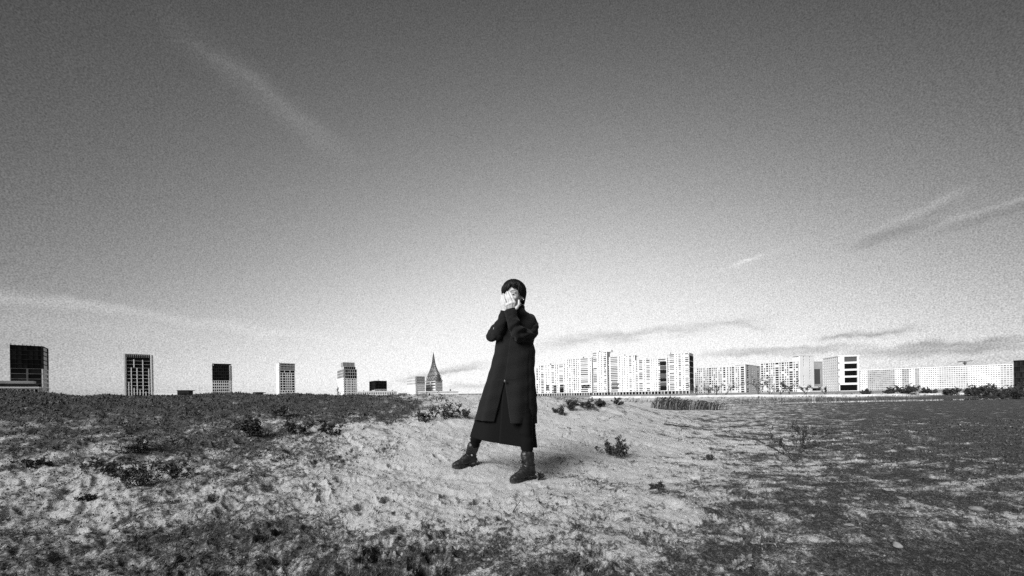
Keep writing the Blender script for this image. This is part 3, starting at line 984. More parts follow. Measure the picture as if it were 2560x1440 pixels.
SILVER = mat('silver', 0.6, rough=0.2, spec=0.8)

class Blob:
    """closed shapes that are fused into one continuous surface"""
    def __init__(self):
        self.bm = bmesh.new()
    def ball(self, c, r, rot=None, sub=3):
        r = (r, r, r) if isinstance(r, (int, float)) else r
        m = Matrix.Translation(Vector(c)) @ (rot.to_4x4() if rot is not None else Matrix.Identity(4)) @ Matrix.Diagonal((*r, 1))
        bmesh.ops.create_icosphere(self.bm, subdivisions=sub, radius=1.0, matrix=m)
    def cap(self, p0, r0, p1, r1, seg=16, balls=True):
        p0, p1 = Vector(p0), Vector(p1)
        d = p1 - p0
        if d.length > 1e-6:
            q = d.to_track_quat('Z', 'Y').to_matrix().to_4x4()
            m = Matrix.Translation((p0 + p1) / 2) @ q
            bmesh.ops.create_cone(self.bm, cap_ends=True, segments=seg, radius1=r0, radius2=r1, depth=d.length, matrix=m)
        if balls:
            self.ball(p0, r0, sub=2); self.ball(p1, r1, sub=2)
    def chain(self, pts, seg=16):
        for (a, ra), (b, rb) in zip(pts[:-1], pts[1:]):
            self.cap(a, ra, b, rb, seg)
    def fuse(self, name, voxel, smooth=4, factor=0.5):
        me = bpy.data.meshes.new(name + '_raw')
        self.bm.to_mesh(me); self.bm.free()
        o = bpy.data.objects.new(name + '_raw', me)
        COL.objects.link(o)
        r = o.modifiers.new('r', 'REMESH'); r.mode = 'VOXEL'; r.voxel_size = voxel; r.adaptivity = 0
        if smooth:
            s = o.modifiers.new('s', 'SMOOTH'); s.factor = factor; s.iterations = smooth
        dg = bpy.context.evaluated_depsgraph_get()
        out = bpy.data.meshes.new_from_object(o.evaluated_get(dg))
        out.name = name
        bpy.data.objects.remove(o); bpy.data.meshes.remove(me)
        out.polygons.foreach_set('use_smooth', np.ones(len(out.polygons), dtype=bool))
        return out

def coords(me):
    v = np.empty(len(me.vertices) * 3, np.float32); me.vertices.foreach_get('co', v)
    return v.reshape(-1, 3).astype(float)
def normals(me):
    v = np.empty(len(me.vertices) * 3, np.float32); me.vertices.foreach_get('normal', v)
    return v.reshape(-1, 3).astype(float)
def setco(me, v):
    me.vertices.foreach_set('co', v.astype(np.float32).ravel()); me.update()

# feet on the land
toeL, heelL = hit(1140, 1172), hit(1186, 1163)
toeR, heelR = hit(1282, 1209), hit(1334, 1196)
def foot_axis(toe, heel, L=0.262):
    d = Vector((toe.x - heel.x, toe.y - heel.y, 0)).normalized()
    mid = (toe + heel) / 2
    h = mid - d * L / 2
    return h, d
dirL = Vector((-0.80, -0.60, 0)); dirR = Vector((-0.76, -0.65, 0))
hL = Vector(((toeL.x + heelL.x) / 2, (toeL.y + heelL.y) / 2, 0)) - dirL.normalized() * 0.125
hR = Vector(((toeR.x + heelR.x) / 2, (toeR.y + heelR.y) / 2, 0)) - dirR.normalized() * 0.125

def foot_ground(h, d):
    zs = [gz(h.x + d.x * t, h.y + d.y * t) for t in (0.0, 0.06, 0.12, 0.18, 0.24)]
    return sum(zs) / len(zs) - 0.004
zL, zR = foot_ground(hL, dirL), foot_ground(hR, dirR)
person = empty('person', (0, 0, 0), 'person in long dark wool coat and laced boots, both hands over the face', 'person')
person.location = ((hL.x + hR.x) / 2, (hL.y + hR.y) / 2, min(zL, zR))
PL = person.location.copy()
def plink(name, me, material, parent=None):
    """vertices are in world space: put the part under the person"""
    o = link(name, me, material, person if parent is None else parent)
    if parent is None:
        o.location = -PL
    return o

# --- head frame: looks down and to its right
HC = M(1284, 741, -0.06)
HR_ = Matrix.Rotation(math.radians(-26), 3, 'Z') @ Matrix.Rotation(math.radians(8), 3, 'X')
def hd(x, y, z):
    return HC + HR_ @ Vector((x, y, z))

body = Blob()
B = body
# skull and face
B.ball(hd(0, 0.012, 0.03), (0.079, 0.098, 0.092), HR_)
B.ball(hd(0, -0.035, -0.01), (0.066, 0.058, 0.085), HR_)
B.chain([(hd(-0.05, -0.01, -0.07), 0.020), (hd(-0.025, -0.072, -0.105), 0.017), (hd(0.025, -0.072, -0.105), 0.017), (hd(0.05, -0.01, -0.07), 0.020)])
B.ball(hd(0, -0.060, -0.075), (0.035, 0.025, 0.035), HR_)
B.ball(hd(0, -0.052, -0.05), (0.050, 0.04, 0.04), HR_)
B.chain([(hd(0, -0.090, 0.008), 0.009), (hd(0, -0.112, -0.035), 0.012)])
for s in (-1, 1):
    B.ball(hd(s * 0.013, -0.100, -0.038), 0.008, sub=2)
    B.ball(hd(s * 0.040, -0.072, -0.028), (0.022, 0.016, 0.018), HR_)
    B.cap(hd(s * 0.012, -0.086, 0.024), 0.009, hd(s * 0.050, -0.070, 0.022), 0.008)
    # ear
    e = [hd(s * 0.077, 0.004, -0.028), hd(s * 0.084, 0.012, -0.008), hd(s * 0.087, 0.022, 0.014), hd(s * 0.086, 0.016, 0.028), hd(s * 0.080, 0.004, 0.024)]
    B.chain([(q, 0.0065) for q in e], 10)
    B.ball(hd(s * 0.079, 0.008, -0.002), (0.005, 0.013, 0.024), HR_, 2)
B.ball(hd(0, -0.088, -0.066), (0.022, 0.010, 0.006), HR_)
B.ball(hd(0, -0.087, -0.077), (0.019, 0.010, 0.006), HR_)
# neck, trunk, pelvis
neck0, neck1 = hd(0, 0.03, -0.07), M(1290, 800, 0.03)
B.chain([(neck0, 0.052), (neck1, 0.058)])
chest, belly, pelvis = M(1291, 835, 0.02), M(1285, 880, 0.02), M(1272, 930, 0.02)
B.ball(chest, (0.145, 0.095, 0.14)); B.ball(belly, (0.115, 0.085, 0.14)); B.ball(pelvis, (0.15, 0.10, 0.12))
shR, shL = M(1326, 804, 0.02), M(1253, 808, 0.02)
B.chain([(shL, 0.05), (neck1, 0.06), (shR, 0.05)])
# legs
ankL = Vector((hL.x, hL.y, zL)) + dirL * 0.065 + Vector((0, 0, 0.10))
ankR = Vector((hR.x, hR.y, zR)) + dirR * 0.065 + Vector((0, 0, 0.10))
hipL, hipR = M(1252, 945, 0.02), M(1294, 945, 0.02)
kneeL = hipL.lerp(ankL, 0.50) + Vector((-0.02, -0.05, 0)); kneeR = hipR.lerp(ankR, 0.50) + Vector((0.01, -0.05, 0))
for hip, kn, an, hh, dd in ((hipL, kneeL, ankL, hL, dirL), (hipR, kneeR, ankR, hR, dirR)):
    B.chain([(hip, 0.082), (kn, 0.052), (kn.lerp(an, 0.35), 0.05), (an, 0.034)])
    f = an - Vector((0, 0, 0.065))
    B.chain([(f - dd * 0.02, 0.028), (f + dd * 0.12, 0.024)])
# arms
elR, elL = M(1301, 840, -0.15), M(1232, 842, -0.07)
wrR, wrL = M(1279, 779, -0.185), M(1261, 778, -0.15)
B.chain([(shR, 0.040), (elR, 0.028), (wrR, 0.024)])
B.chain([(shL, 0.040), (elL, 0.026), (wrL, 0.024)])

def hand(wrist, knuckles, tips, thumb, dk, curl, r=0.0097):
    """knuckle and tip positions, photograph points with their depth"""
    kn = [M(*k) for k in knuckles]
    for k in kn:
        B.chain([(wrist, 0.017), (wrist.lerp(k, 0.5), 0.015), (k, 0.0115)], 12)
    for a, c in zip(kn[:-1], kn[1:]):
        B.cap(a, 0.011, c, 0.011)
        B.cap(wrist.lerp(a, 0.5), 0.013, wrist.lerp(c, 0.5), 0.013)
    for i, (k, t) in enumerate(zip(kn, tips)):
        t = M(*t)
        out = Vector((0, -curl, 0))
        j1, j2 = k.lerp(t, 0.45) + out, k.lerp(t, 0.76) + out * 0.8
        s = (1.0, 1.04, 0.98, 0.86)[i]
        B.chain([(k, r * 1.08 * s), (j1, r * 0.98 * s), (j2, r * 0.90 * s), (t, r * 0.74 * s)], 12)
    th = [M(*q) for q in thumb]
    B.chain([(wrist, 0.016), (th[0], 0.0150), (th[1], 0.0112), (th[2], 0.0085)], 12)
# the hand in front: back of the hand towards us, thumb on the right
hand(wrR, [(1287.0, 756.5, -0.215), (1279.6, 757.0, -0.220), (1272.2, 759.5, -0.216), (1265.8, 763.5, -0.206)],
     [(1274.6, 731.0, -0.19), (1267.8, 730.0, -0.19), (1263.2, 735.5, -0.185), (1259.8, 746.0, -0.185)],
     [(1291.5, 770.0, -0.20), (1297.5, 761.5, -0.195), (1297.3, 751.0, -0.185)], 0, 0.010)
# the hand behind it, over the other half of the face
hand(wrL, [(1264.5, 762.0, -0.172), (1261.0, 760.5, -0.172), (1257.5, 761.5, -0.165), (1254.6, 764.0, -0.155)],
     [(1262.6, 737.5, -0.150), (1258.2, 735.0, -0.150), (1254.4, 739.5, -0.140), (1252.8, 747.5, -0.130)],
     [(1268.5, 768.0, -0.170), (1273.0, 760.0, -0.170), (1274.0, 752.0, -0.165)], 0, 0.008)
bme = body.fuse('body', 0.0036, smooth=2, factor=0.45)
plink('body', bme, SKIN)

# eyes and brows
for s in (-1, 1):
    a = Acc()
    me = bpy.data.meshes.new('eye'); bm = bmesh.new()
    bmesh.ops.create_uvsphere(bm, u_segments=16, v_segments=10, radius=1.0, matrix=Matrix.Translation(hd(s * 0.032, -0.080, 0.004)) @ HR_.to_4x4() @ Matrix.Diagonal((0.013, 0.0105, 0.0045, 1)))
    bm.to_mesh(me); bm.free()
    plink('eye', me, EYE)
    a.tube([hd(s * 0.014, -0.098, 0.030), hd(s * 0.034, -0.090, 0.036), hd(s * 0.054, -0.070, 0.030)], [0.0022, 0.0026, 0.0012], 6)
    plink('eyebrow', a.mesh('eyebrow'), HAIR)

# --- hair: a cap and locks combed from the crown
def hair_mesh():
    rnd = random.Random(3)
    a = Acc()
    N, S = 64, 22
    # cap
    def reach(az):
        """how far down (local z) the hair goes, for azimuth az: 0 front, +-pi back"""
        d = abs(az)
        z = float(np.interp(d, [0, 0.25, 0.55, 0.85, 1.1, 1.45, 1.75, 2.2, 3.15], [0.076, 0.080, 0.064, 0.044, -0.004, -0.010, -0.040, -0.060, -0.066]))
        if -0.3 < az < 1.0: z += 0.012 * math.sin(az * 11 + 0.6)
        if az < 0 and d < 1.1: z = float(np.interp(d, [0, 0.3, 0.7, 1.1], [0.076, 0.052, 0.026, 0.000]))
        return z
    def surf(az, z, lift=0.0):
        e = math.sqrt(max(0.0, 1 - ((z - 0.030) / 0.110) ** 2)) if z > 0.03 else 1.0 - 0.12 * ((0.03 - z) / 0.1) ** 2
        rx, ry = 0.093 + lift, 0.111 + lift
        return hd(math.sin(az) * rx * e, 0.012 - math.cos(az) * ry * e, z)
    rows = []
    for j in range(N):
        az = -math.pi + 2 * math.pi * j / N
        zl = reach(az)
        rows.append([(az, 0.1399 + (zl - 0.1399) * (i / (S - 1)) ** 1.6) for i in range(S)])
    for j in range(N):
        r0, r1 = rows[j], rows[(j + 1) % N]
        for i in range(S - 1):
            a.quad(surf(*r0[i], -0.004), surf(*r1[i], -0.004), surf(*r1[i + 1], -0.004), surf(*r0[i + 1], -0.004))
    # locks
    for k in range(620):
        az = rnd.uniform(-math.pi, math.pi)
        zl = reach(az) - rnd.uniform(-0.008, 0.014)
        z0 = rnd.uniform(0.09, 0.139)
        w = rnd.uniform(0.003, 0.0065)
        drift = rnd.uniform(-0.25, 0.25) + (0.35 if abs(az) < 1 else 0)
        lf = rnd.uniform(0.0, 0.005) if rnd.random() < 0.85 else rnd.uniform(0.005, 0.012)
        pts, rad = [], []
        for i in range(7):
            t = i / 6
            z = z0 + (zl - z0) * t ** 1.3
            pts.append(surf(az + drift * t * 0.6, z, lf * math.sin(math.pi * min(1, t * 1.1)) - 0.003 * t))
            rad.append(w * (0.5 + 0.9 * math.sin(math.pi * (0.15 + 0.8 * t)) ** 0.7) * (1 - 0.75 * t ** 4))
        a.tube(pts, rad, 5)
    return a.mesh('hair', smooth=True)
plink('hair', hair_mesh(), HAIR)
# earrings on the visible ear
for k, (y, z) in enumerate(((0.004, -0.036), (0.008, -0.024))):
    me = bpy.data.meshes.new('earring'); bm = bmesh.new()
    bmesh.ops.create_uvsphere(bm, u_segments=12, v_segments=8, radius=0.0055 - 0.001 * k, matrix=Matrix.Translation(hd(0.087, y, z)))
    bm.to_mesh(me); bm.free()
    plink('earring', me, SILVER)

# --- lofted cloth
def loft(rings, edgeR, edgeL, ncol=110, nrow=90, folds=None, over=0.0, wrap_from=None, seed=1, lapw=0.07, sq=2.4):
    """rings: (pyL, pxL, pyR, pxR, depth offset, half depth); edges: photograph x of the two front edges for a height py"""
    py = np.array([(r[0] + r[2]) / 2 for r in rings], float)
    cols = [np.array([r[i] for r in rings], float) for i in range(6)]
    V = []
    for i in range(nrow):
        t = i / (nrow - 1)
        p = py[0] + (py[-1] - py[0]) * t
        v = [float(np.interp(p, py, c)) for c in cols]
        Lp, Rp = M(v[1], v[0], v[4]), M(v[3], v[2], v[4])
        c = (Lp + Rp) / 2; hw = (Rp - Lp) / 2; hd_ = Vector((0, v[5], 0))
        cxp = (v[1] + v[3]) / 2; hwp = (v[3] - v[1]) / 2
        eR, eL = edgeR(p), edgeL(p)
        cr = max(-0.98, min(0.98, (eR - cxp) / hwp)); cl = max(-0.98, min(0.98, (eL - cxp) / hwp))
        pw = 2.0 / sq
        # angle on the squarish oval with cos^pw = c
        aR = -math.acos(math.copysign(abs(cr) ** (1 / pw), cr)); aL = 2 * math.pi - math.acos(math.copysign(abs(cl) ** (1 / pw), cl))
        for j in range(ncol):
            s = j / (ncol - 1)
            ph = aR + (aL - aR) * s
            co, si = math.cos(ph), math.sin(ph)
            x = math.copysign(abs(co) ** pw, co); y = math.copysign(abs(si) ** pw, si)
            f = folds(t, ph, p) if folds else 0.0
            lap = 0.0
            if eR < eL:                                  # the right panel lies over the left one
                if s < lapw: lap = over * (1 - (s / lapw) ** 2)
                if s > 1 - lapw: lap = -over * (1 - ((1 - s) / lapw) ** 2)
            q = c + hw * x + hd_ * y
            out = (hw.normalized() * x * 0.8 + Vector((0, 1, 0)) * y)
            V.append(q + out * (f + lap))
    V = np.array([tuple(v) for v in V])
    i = np.arange(nrow - 1)[:, None] * ncol; j = np.arange(ncol - 1)[None, :]
    Q = np.stack([i + j, i + ncol + j, i + ncol + j + 1, i + j + 1], -1).reshape(-1, 4)
    return V, Q

def thick(o, t):
    s = o.modifiers.new('cloth', 'SOLIDIFY'); s.thickness = t; s.offset = -1

def coat_folds(t, ph, p):
    low = max(0.0, (p - 860) / 200)
    f = 0.015 * math.sin(ph * 5 + 0.6 + 0.6 * t) * low ** 1.2 + 0.010 * math.sin(ph * 9 + 2.0 - t) * low
    f += 0.012 * math.exp(-((ph + 0.55 - 0.1 * t) / 0.10) ** 2) * low ** 0.6      # the long fold on the right front
    f -= 0.012 * math.exp(-((ph + 0.85 - 0.1 * t) / 0.09) ** 2) * low ** 0.6
    f += 0.010 * math.exp(-((ph - 4.1) / 0.12) ** 2) * low
    f += 0.004 * math.sin(ph * 3 + p * 0.06) * math.sin(p * 0.11 + ph)
    return f
rings = [(779, 1274, 775, 1311, -0.01, 0.068), (784, 1268, 781, 1318, -0.01, 0.085), (790, 1258, 787, 1328, 0.0, 0.10), (800, 1247, 797, 1339, 0.0, 0.115),
         (815, 1242, 813, 1342, 0.0, 0.135), (840, 1240, 838, 1340, 0.0, 0.145), (862, 1239, 860, 1333, 0.0, 0.15), (880, 1236, 880, 1338, 0.0, 0.155),
         (892, 1233, 893, 1337, 0.0, 0.16), (920, 1225, 922, 1335, 0.0, 0.17), (950, 1215, 953, 1337, 0.0, 0.18), (985, 1204, 989, 1338, 0.0, 0.19),
         (1020, 1194, 1026, 1339, 0.0, 0.20), (1047, 1187, 1058, 1338, 0.0, 0.205)]
seam = lambda p: float(np.interp(p, [775, 860, 955], [1291, 1275, 1262]))
cR = lambda p: seam(p) if p < 953 else float(np.interp(p, [953, 1060], [1262, 1277]))
cL = lambda p: seam(p) + 13 * (1 if p < 935 else max(0.0, (953 - p) / 18)) if p < 953 else float(np.interp(p, [953, 1060], [1262, 1236]))
V, Q = loft(rings, cR, cL, 150, 110, coat_folds, over=0.007)
coat = plink('coat', mesh_np('coat', V, Q, True), COAT)
thick(coat, 0.006)

def sleeve(chain, cuff_pt, cuff_dir, seed, wr):
    s = Blob()
    s.chain(chain, 20)
    me = s.fuse('sleeve', 0.0065, smooth=6, factor=0.5)
    v, n = coords(me), normals(me)
    w = 0.010 * gnoise(v[:, 0] * 11 + v[:, 2] * 6, v[:, 2] * 17 - v[:, 1] * 8, seed) + 0.0045 * gnoise(v[:, 0] * 25 - v[:, 2] * 12, v[:, 2] * 30 + v[:, 1] * 20, seed + 1)
    # folds that gather at the inside of the elbow
    for (c, d, k, amp, sig) in wr:
        c = np.array(c); d = np.array(Vector(d).normalized())
        q = (v - c) @ d
        rr = np.linalg.norm(v - c, axis=1)
        w += amp * np.sin(q * k) * np.exp(-(rr / sig) ** 2)
    v = v + n * w[:, None]
    cd = np.array(cuff_dir.normalized()); cp = np.array(cuff_pt)
    over = (v - cp) @ cd
    v = v - np.maximum(over, 0)[:, None] * cd
    setco(me, v)
    return me
ex = Vector((0, 0, 0))
sR = [(M(1324, 805, 0.01), 0.070), (M(1328, 826, -0.03), 0.066), (M(1318, 838, -0.09), 0.060), (M(1297, 836, -0.17), 0.062), (M(1286, 815, -0.20), 0.055), (M(1276, 781, -0.185), 0.052), (M(1274, 770, -0.18), 0.052)]
me = sleeve(sR, M(1275.5, 776, -0.185), M(1274, 770, -0.18) - M(1280, 790, -0.19), 5,
            [(tuple(M(1303, 818, -0.20)), (0.5, 0, -0.85), 95, 0.010, 0.085), (tuple(M(1288, 842, -0.22)), (0.9, 0, 0.3), 110, 0.006, 0.07)])
o = link('sleeve', me, COAT, coat); o['label'] = 'sleeve of the front arm, gathered in folds at the elbow'
sL = [(M(1257, 812, 0.02), 0.058), (M(1240, 828, -0.02), 0.055), (M(1229, 839, -0.06), 0.050), (M(1243, 838, -0.12), 0.052), (M(1255, 805, -0.145), 0.046), (M(1263, 776, -0.15), 0.040)]
me = sleeve(sL, M(1262, 779, -0.15), M(1263, 776, -0.15) - M(1257, 796, -0.145), 15,
            [(tuple(M(1240, 822, -0.1)), (0.6, 0, 0.8), 90, 0.006, 0.09)])
link('sleeve', me, COAT, coat)

# stand collar
rc = [(764, 1279, 766, 1312, -0.015, 0.062), (774, 1277, 773, 1312, -0.012, 0.064), (786, 1270, 784, 1318, -0.01, 0.088)]
V, Q = loft(rc, lambda p: float(np.interp(p, [765, 785], [1302, 1290])), lambda p: float(np.interp(p, [765, 785], [1284, 1292])), 70, 12, lambda t, ph, p: 0.002 * math.sin(ph * 3))
o = link('collar', mesh_np('collar', V, Q, True), COAT, coat); thick(o, 0.006)
bmb = bmesh.new()
bc = M(1262.5, 953, -0.195)
bmesh.ops.create_uvsphere(bmb, u_segments=16, v_segments=10, radius=1.0, matrix=Matrix.Translation(bc) @ Matrix.Diagonal((0.0105, 0.006, 0.0105, 1)))
meb = bpy.data.meshes.new('button'); bmb.to_mesh(meb); bmb.free()
link('button', meb, BUTTON, coat)

# dress under the coat
def dress_folds(t, ph, p):
    low = max(0.0, (p - 940) / 160)
    return 0.008 * math.sin(ph * 6 + 1.0) * low + 0.010 * math.exp(-((ph + 0.25) / 0.12) ** 2) * low - 0.008 * math.exp(-((ph - 5.3) / 0.1) ** 2) * low
rs = [(925, 1232, 927, 1328, 0.0, 0.14), (960, 1219, 963, 1331, 0.0, 0.155), (1000, 1204, 1005, 1334, 0.0, 0.165), (1040, 1192, 1055, 1337, 0.0, 0.175),
      (1060, 1186, 1080, 1338, 0.0, 0.18), (1090, 1177, 1117, 1342, 0.0, 0.185)]
dR = lambda p: float(np.interp(p, [925, 1000, 1105], [1262, 1256, 1249]))
dL = lambda p: float(np.interp(p, [925, 1000, 1105], [1275, 1268, 1254]))
V, Q = loft(rs, dR, dL, 130, 70, dress_folds, over=0.006)
o = plink('dress', mesh_np('dress', V, Q, True), SKIRT); thick(o, 0.004)

# trousers
t = Blob()
for hip, kn, an in ((hipL, kneeL, ankL), (hipR, kneeR, ankR)):
    t.chain([(hip, 0.092), (kn, 0.066), (kn.lerp(an, 0.5), 0.056), (an + (kn - an).normalized() * 0.10, 0.043), (an + Vector((0, 0, 0.01)), 0.032)], 20)
t.chain([(hipL, 0.095), (pelvis, 0.10), (hipR, 0.095)])
me = t.fuse('trousers', 0.008, smooth=5)
v, n = coords(me), normals(me)
setco(me, v + n * (0.006 * gnoise(v[:, 2] * 26 + v[:, 0] * 6, v[:, 0] * 9 + v[:, 1] * 9, 41) - 0.001)[:, None])
plink('trousers', me, TROUS)

# boots
def boot(h, d, z, lean, name='boot', label=None):
    d = d.normalized(); s = Vector((-d.y, d.x, 0))        # s: to the boot's left
    if s.y > 0: s = -s                                     # the side turned to the camera
    P = lambda x, y, zz: Vector((h.x, h.y, z)) + d * x + s * y + Vector((0, 0, zz))
    bl = Blob()
    # foot: heel, waist, ball, toe
    for sy in (-1, 1):
        bl.chain([(P(0.030, sy * 0.008, 0.058), 0.031), (P(0.095, sy * 0.010, 0.056), 0.031), (P(0.160, sy * 0.018, 0.050), 0.031), (P(0.212, sy * 0.015, 0.042), 0.024), (P(0.243, sy * 0.007, 0.036), 0.017)])
    bl.ball(P(0.215, 0, 0.044), (0.030, 0.030, 0.024))
    bl.chain([(P(0.060, 0, 0.085), 0.044), (P(0.105, 0, 0.085), 0.040), (P(0.150, 0, 0.062), 0.036)])
    bl.chain([(P(0.050, 0, 0.07), 0.044), (P(0.056, 0, 0.12), 0.043) , (P(0.058, 0, 0.150) + lean * 0.05, 0.047), (P(0.060, 0, 0.212) + lean * 0.12, 0.054)])
    bl.chain([(P(0.082, 0, 0.115), 0.036), (P(0.088, 0, 0.205) + lean * 0.12, 0.040)])
    me = bl.fuse('boot', 0.0045, smooth=5)
    v, n = coords(me), normals(me)
    low = v[:, 2] < z + 0.024
    v = v + n * (0.0025 * gnoise(v[:, 0] * 40 + v[:, 2] * 20, v[:, 2] * 60 + v[:, 1] * 20, 61))[:, None]
    v[:, 2] = np.maximum(v[:, 2], z + 0.022)
    topz = z + 0.222 + 0.14 * ((v[:, 0] - h.x) * d.x + (v[:, 1] - h.y) * d.y)
    v[:, 2] = np.minimum(v[:, 2], topz)
    setco(me, v)
    o = plink(name, me, LEATHER)
    if label: o['label'] = label
    # sole with welt and heel block
    out = [(-0.012, 0.0), (-0.006, 0.020), (0.015, 0.033), (0.06, 0.035), (0.10, 0.033), (0.15, 0.043), (0.19, 0.047), (0.225, 0.042), (0.250, 0.028), (0.263, 0.008)]
    ring = [(x, y) for x, y in out] + [(x, -y) for x, y in reversed(out[1:])]
    a = Acc()
    def slab(ring, z0, z1, g0=1.0, g1=1.0):
        k = len(a.v); n_ = len(ring)
        for zz, g in ((z0, g0), (z1, g1)):
            for x, y in ring:
                a.v.append(tuple(P(0.12 + (x - 0.12) * g, y * g, zz + 0.012 * max(0, (x - 0.2) / 0.06) ** 2)))
        for i in range(n_):
            a.f.append((k + i, k + (i + 1) % n_, k + n_ + (i + 1) % n_, k + n_ + i))
        a.f.append(tuple(k + i for i in reversed(range(n_)))); a.f.append(tuple(k + n_ + i for i in range(n_)))
    slab(ring, 0.012, 0.027, 0.97, 1.02)
    heel = [(x, y) for x, y in ring if x < 0.08]
    slab(heel, -0.006, 0.0118, 0.98, 0.985)
    fore = [(x, y) for x, y in ring if x > 0.12]
    slab(fore, -0.004, 0.0115, 0.97, 0.985)
    link('sole', a.mesh('sole'), SOLE, o)
    # laces: crossings up the front and a loose bow
    for i in range(6):
        x, zz = 0.150 - 0.010 * i, 0.098 + 0.014 * i
        if i > 2: x = 0.128 - 0.002 * i
        w = 0.022
        a = Acc()
        a.tube([P(x, -w, zz - 0.004), P(x + 0.006, 0, zz + 0.004), P(x, w, zz - 0.004)], [0.0026] * 3, 6)
        link('lace', a.mesh('lace'), LACE, o)
    a = Acc()
    a.tube([P(0.125, 0, 0.158), P(0.150, 0.012, 0.166), P(0.165, 0.022, 0.158), P(0.150, 0.02, 0.150), P(0.128, 0.004, 0.155)], [0.0024] * 5, 6)
    a.tube([P(0.125, 0, 0.158), P(0.140, -0.015, 0.165), P(0.160, -0.022, 0.150)], [0.0024] * 3, 6)
    link('bow', a.mesh('bow'), LACE, o)
    # ankle strap seam
    a = Acc()
    pts = [P(0.058 + 0.052 * math.cos(t), 0.050 * math.sin(t), 0.128 + 0.01 * math.cos(t)) for t in np.linspace(0.5, 2 * math.pi - 0.5, 24)]
    a.tube(pts, [0.003] * 24, 6)
    link('seam', a.mesh('seam'), LACE, o)
    return o
legL = (kneeL - ankL).normalized(); legR = (kneeR - ankR).normalized()
boot(hL, dirL, zL, Vector((legL.x, legL.y, 0)), label='boot on the far foot at left')
boot(hR, dirR, zR, Vector((legR.x, legR.y, 0)), label='boot on the near foot')
# ------------------------------------------------------------------ plants and stones
TWIG = mat('dark_twig', 0.035, rough=0.9, var=0.5, scale=20)
DRYST = mat('dry_stalk', 0.14, rough=0.9, var=0.4, scale=30)
LEAF = mat('dark_leaf', 0.04, rough=0.8, var=0.6, scale=30)
STRAW = mat('straw', 0.17, rough=0.9, var=0.4, scale=40)
STONE = mat('pale_stone', 0.17, rough=0.85, var=0.25, scale=40, bump=0.5, bscale=80)

def grow(seed, n, h, spread, rad, levels=2, leaf=0.0, nleaf=0, up=0.5, kids=4):
    """stems and leaves of a twiggy plant, base at the origin"""
    rnd = random.Random(seed)
    st, lf = Acc(), Acc()
    def branch(p, d, L, r, lev):
        pts, rr = [p.copy()], [r]
        k = 5
        for i in range(k):
            d = (d + Vector((rnd.gauss(0, 0.22), rnd.gauss(0, 0.22), rnd.gauss(0.05, 0.16)))).normalized()
            p = p + d * (L / k)
            pts.append(p.copy()); rr.append(max(r * (1 - 0.8 * (i + 1) / k), r * 0.2))
            if lev > 0 and i >= 1:
                for _ in range(rnd.randint(0, max(1, kids // 2))):
                    q = Vector((rnd.gauss(0, 1), rnd.gauss(0, 1), rnd.gauss(0.4, 0.6))).normalized()
                    branch(p.copy(), (d + q * 0.9).normalized(), L * rnd.uniform(0.3, 0.55), rr[-1] * 0.75, lev - 1)
            if leaf and rnd.random() < nleaf:
                for _ in range(2):
                    q = Vector((rnd.gauss(0, 1), rnd.gauss(0, 1), rnd.gauss(0.3, 0.8))).normalized()
                    s = q.cross(Vector((rnd.gauss(0, 1), rnd.gauss(0, 1), rnd.gauss(0, 1)))).normalized()
                    l, w = leaf * rnd.uniform(0.6, 1.3), leaf * rnd.uniform(0.2, 0.35)
                    lf.quad(p, p + q * l * 0.5 + s * w, p + q * l, p + q * l * 0.5 - s * w)
        st.tube(pts, rr, 3)
    for i in range(n):
        a = rnd.uniform(0, 2 * math.pi)
        s = rnd.uniform(0.1, 1.0) * spread
        d = Vector((math.cos(a) * s, math.sin(a) * s, up + rnd.uniform(0, 0.5))).normalized()
        branch(Vector((math.cos(a) * rad, math.sin(a) * rad, -0.02)), d, h * rnd.uniform(0.6, 1.05), rad, levels)
    return st, lf

def plant(name, label, px, py, h, seed, n=8, spread=1.0, rad=0.004, leaf=0.03, nleaf=0.6, category='shrub', group=None, stem=TWIG, leafm=LEAF, up=0.4, levels=2, kids=4, loc=None):
    p = hit(px, py) if loc is None else loc
    st, lf = grow(seed, n, h, spread, rad, levels, leaf, nleaf, up, kids)
    o = empty(name, p, label, category, group)
    st.build('stems', stem, o)
    if lf.f: lf.build('leaves', leafm, o)
    return o

SH = 'dark shrubs along the foot of the dune'
for i, (px, py, h, lab) in enumerate([
        (1395, 1034, 0.16, 'nearest low dark shrub of the row right of the coat'),
        (1425, 1026, 0.22, 'second low shrub of the row right of the coat'),
        (1462, 1019, 0.26, 'upright dark shrub in the middle of the row right of the coat'),
        (1500, 1016, 0.20, 'flat shrub of the row right of the coat, past the upright one'),
        (1540, 1011, 0.20, 'small far shrub near the end of the row right of the coat'),
        (1590, 1006, 0.20, 'farthest shrub of the row, close to the sandy gap')]):
    plant('shrub', lab, px, py, h * 0.75, 20 + i, n=10, spread=1.5, rad=0.005, leaf=0.028, nleaf=0.7, group=SH, up=0.25)
plant('sea_rocket', 'small dark branching plant alone on the pale sand right of the boots', 1532, 1138, 0.19, 31, n=14, spread=1.5, rad=0.0042, leaf=0.022, nleaf=0.7, category='plant', up=0.2)
plant('tall_weed', 'tall wispy weed standing on the dark field at right', 1985, 1152, 0.44, 33, n=12, spread=0.9, rad=0.0035, leaf=0.022, nleaf=0.8, category='plant', up=0.5)
TW = 'dry twiggy weeds on the dune'
